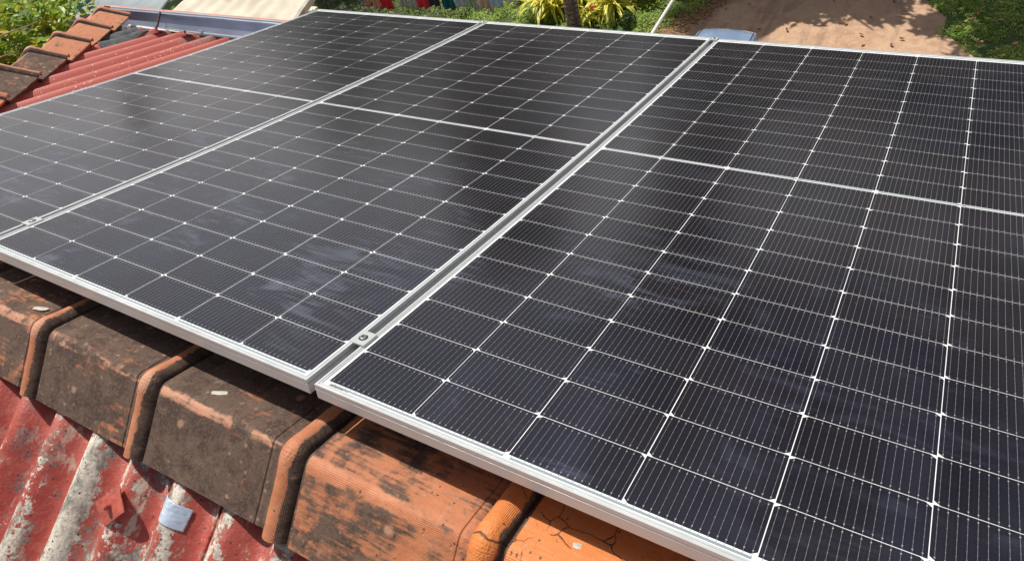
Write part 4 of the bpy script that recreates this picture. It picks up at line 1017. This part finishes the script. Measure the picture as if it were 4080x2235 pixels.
# clamps
def clamp(x, y, z, label, yaw=0, end=False):
    t = empty('mid_clamp', MT @ Vector((x, y, z + zsag(y))), (TILT + sl(y), 0, 0)); tag(t, label, 'clamp', 'clamps holding the panels')
    m = MB(); hw = .0178; m.box(-hw, hw, -.020, .020, .0002, .0034, bev=.0008)
    m.box(hw - .0022, hw, -.020, .020, -.0012, .0003); m.box(-hw, -hw + .0022, -.020, .020, -.0012, .0003)
    m.box(-.0068, -.0050, -.020, .020, -.028, .0002); m.box(.0050, .0068, -.020, .020, -.028, .0002)
    m.build('clamp_plate', MAT['clamp'], t)
    m = MB(); n = 20; vs = []; fs = []
    prof_ = [(.0072, .0034), (.0069, .0060), (.0060, .0066), (.0036, .0066), (.0034, .0040), (0.0001, .0040)]
    for (r, zz) in prof_:
        for k in range(n): a_ = 2 * math.pi * k / n; vs.append((r * math.cos(a_), r * math.sin(a_), zz))
    for i in range(len(prof_) - 1):
        for k in range(n): j = (k + 1) % n; fs.append((i * n + k, i * n + j, i * n + n + j, i * n + n + k))
    m.add(vs, fs); m.build('bolt', MAT['steel'], t)
    m = MB(); vs = []; fs = []
    for (r, zz) in ((.0072, .0035), (.0094, .0035)):
        for k in range(n): a_ = 2 * math.pi * k / n; vs.append((r * math.cos(a_), r * math.sin(a_), zz))
    for k in range(n): j = (k + 1) % n; fs.append((k, j, n + j, n + k))
    m.add(vs, fs); m.build('bolt_shade_ring', MAT['rubber'], t)  # flat black ring on the plate; a recess's shade painted round the bolt
    return t
clamp(-.0240, .120, .0008, 'near clamp with socket bolt between the middle and the right panel')
clamp(-1.173, .110, .0020, 'near clamp with socket bolt between the left and the middle panel')
clamp(-1.173, 2.338, .0022, 'far clamp at the top end of the gap between the left and the middle panel')
clamp(-.0240, 2.342, .0012, 'far clamp at the top end of the gap between the middle and the right panel')
clamp(-2.325, 2.320, .0015, 'end clamp at the far left corner of the left panel')
# mounting rails under the panels
for y, lb_ in ((.115, 'aluminium mounting rail under the near ends of the panels'), (2.30, 'aluminium mounting rail under the far ends of the panels')):
    t = empty('mounting_rail', MT @ Vector((-.6, y, -.035)), (TILT, 0, 0)); tag(t, lb_, 'rail', 'mounting rails')
    m = MB(); m.box(-1.75, 1.9, -.018, .018, -.042, -.003 + zsag(y) * 1.0); m.build('rail_profile', MAT['alu'], t)
    for k in range(5):
        m = MB(); m.box(-.02, .02, -.02, .02, -.115 + .0, -.042); m.build('rail_foot', MAT['clamp'], t, loc=(-1.5 + k * .8, 0, 0))

# ------------------------------------------------------------------ leafy bush beyond the hip (its leaves one by one where they show largest)
bush = empty('leafy_bush', (-5.6, 1.3, G)); tag(bush, 'bright yellow-green leafy bush crowding up behind the hip tiles at the left', 'bush')
rnd = random.Random(21)
def lm_(L, W):
    vs = [(0, 0, 0), (L * .3, W * .5, .12 * W), (L * .7, W * .42, .10 * W), (L, 0, -.06 * L), (L * .7, -W * .42, .10 * W), (L * .3, -W * .5, .12 * W), (L * .5, 0, -.05 * W)]
    return vs, [(0, 6, 1), (1, 6, 2), (2, 6, 3), (3, 6, 4), (4, 6, 5), (5, 6, 0)]
LV, LF = lm_(.082, .042)
lme = bpy.data.meshes.new('leaf'); lme.from_pydata(LV, [], LF); lme.materials.append(MAT['bushleaf']); lme.update()
BC = [((-5.15, 1.45, -1.05), .62, 1.0), ((-4.95, 1.15, -.95), .5, .8), ((-5.35, 1.9, -1.0), .62, 1.0), ((-5.6, 1.3, -.7), .7, 1.0), ((-5.5, 2.25, -1.15), .5, .7), ((-5.0, .8, -1.0), .55, .8), ((-6.1, 1.9, -.8), .7, .8), ((-5.6, .6, -.8), .7, .8)]
branches = []
for (c, r, wt) in BC:
    for k in range(int(26 * wt)):
        d = Vector((rnd.gauss(0, 1), rnd.gauss(0, 1), abs(rnd.gauss(0, .8)))).normalized(); s = Vector(c) - Vector((0, 0, r * .5)) + d * r * .15; e = Vector(c) + Vector((d.x, d.y, d.z * .9)) * r * rnd.uniform(.75, 1.15)
        branches.append((s, e))
allv = []; allf = []; cnt = 0; leaves = []
camp = Vector((.775, -.343, .91))
for (s, e) in branches:
    side = (e - s).normalized(); L = (e - s).length
    for q in range(52):
        u = .25 + .75 * rnd.random() ** .7; p = s.lerp(e, u) + Vector((rnd.gauss(0, .03), rnd.gauss(0, .03), rnd.gauss(0, .03)))
        rot = Euler((rnd.uniform(-.7, .7), rnd.uniform(-.8, .5), rnd.uniform(0, 6.283))); leaves.append(((p - camp).length + (0 if (p.z > -1.35 and p.x > -5.6) else 3) + rnd.random() * .5, p, rot, rnd.uniform(.55, 1.15)))
leaves.sort(key=lambda q: q[0])
for (d_, p, rot, s) in leaves[:300]:
    o = bpy.data.objects.new('leaf', lme); COL.objects.link(o); o.parent = bush; o.location = p - bush.location; o.rotation_euler = rot; o.scale = (s, s, s)
for (d_, p, rot, s) in leaves[300:]:
    Rm = rot.to_matrix(); n = len(allv)
    allv += [tuple(p - bush.location + Rm @ (Vector(v) * s)) for v in LV]; allf += [tuple(i + n for i in f) for f in LF]
o = mesh_obj('foliage', allv, allf, MAT['bushleaf'], bush); o['kind'] = 'stuff'
m = MB()
for (s, e) in branches[::2]: m.tube([s - bush.location, s.lerp(e, .5) - bush.location + Vector((0, 0, .02)), e - bush.location], [.009, .006, .0025], 5)
m.build('twigs', MAT['twig'], bush)['kind'] = 'stuff'
m = MB()
m.tube([(0, 0, 0), (.1, .1, 3), (.2, .2, 5.4), (.3, .3, 6.0)], [.12, .10, .07, .04], 8)
for (c, r, wt) in BC: m.tube([(.1, .1, 4.2), Vector((.15, .15, 5.0)).lerp(Vector(c) - bush.location, .5), Vector(c) - bush.location - Vector((0, 0, r * .5))], [.05, .03, .012], 6)
m.build('trunk', MAT['bark'], bush)
for (px, py, pz), (qx, qy, qz) in (((-4.95, 1.2, -.75), (-4.55, 1.8, -.62)), ((-4.9, .9, -.8), (-4.6, 1.6, -.72))):
    m = MB(); A = Vector((px, py, pz)); B = Vector((qx, qy, qz)); m.tube([A - bush.location, A.lerp(B, .35) - bush.location + Vector((.02, 0, .05)), A.lerp(B, .7) - bush.location + Vector((-.02, 0, .04)), B - bush.location], [.010, .008, .006, .003], 6); m.build('branch', MAT['twig'], bush, True)
# dark hedge behind the bush
t = empty('dark_hedge', (-9.0, 3.2, G)); tag(t, 'dark shaded shrubs below and behind the bright bush', 'shrub')
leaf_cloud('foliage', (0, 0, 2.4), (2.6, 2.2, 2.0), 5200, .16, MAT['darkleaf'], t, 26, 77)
m = MB(); m.tube([(0, 0, 0), (0, 0, 2)], [.1, .05], 8); m.build('trunk', MAT['bark'], t)
bpy.context.view_layer.update()
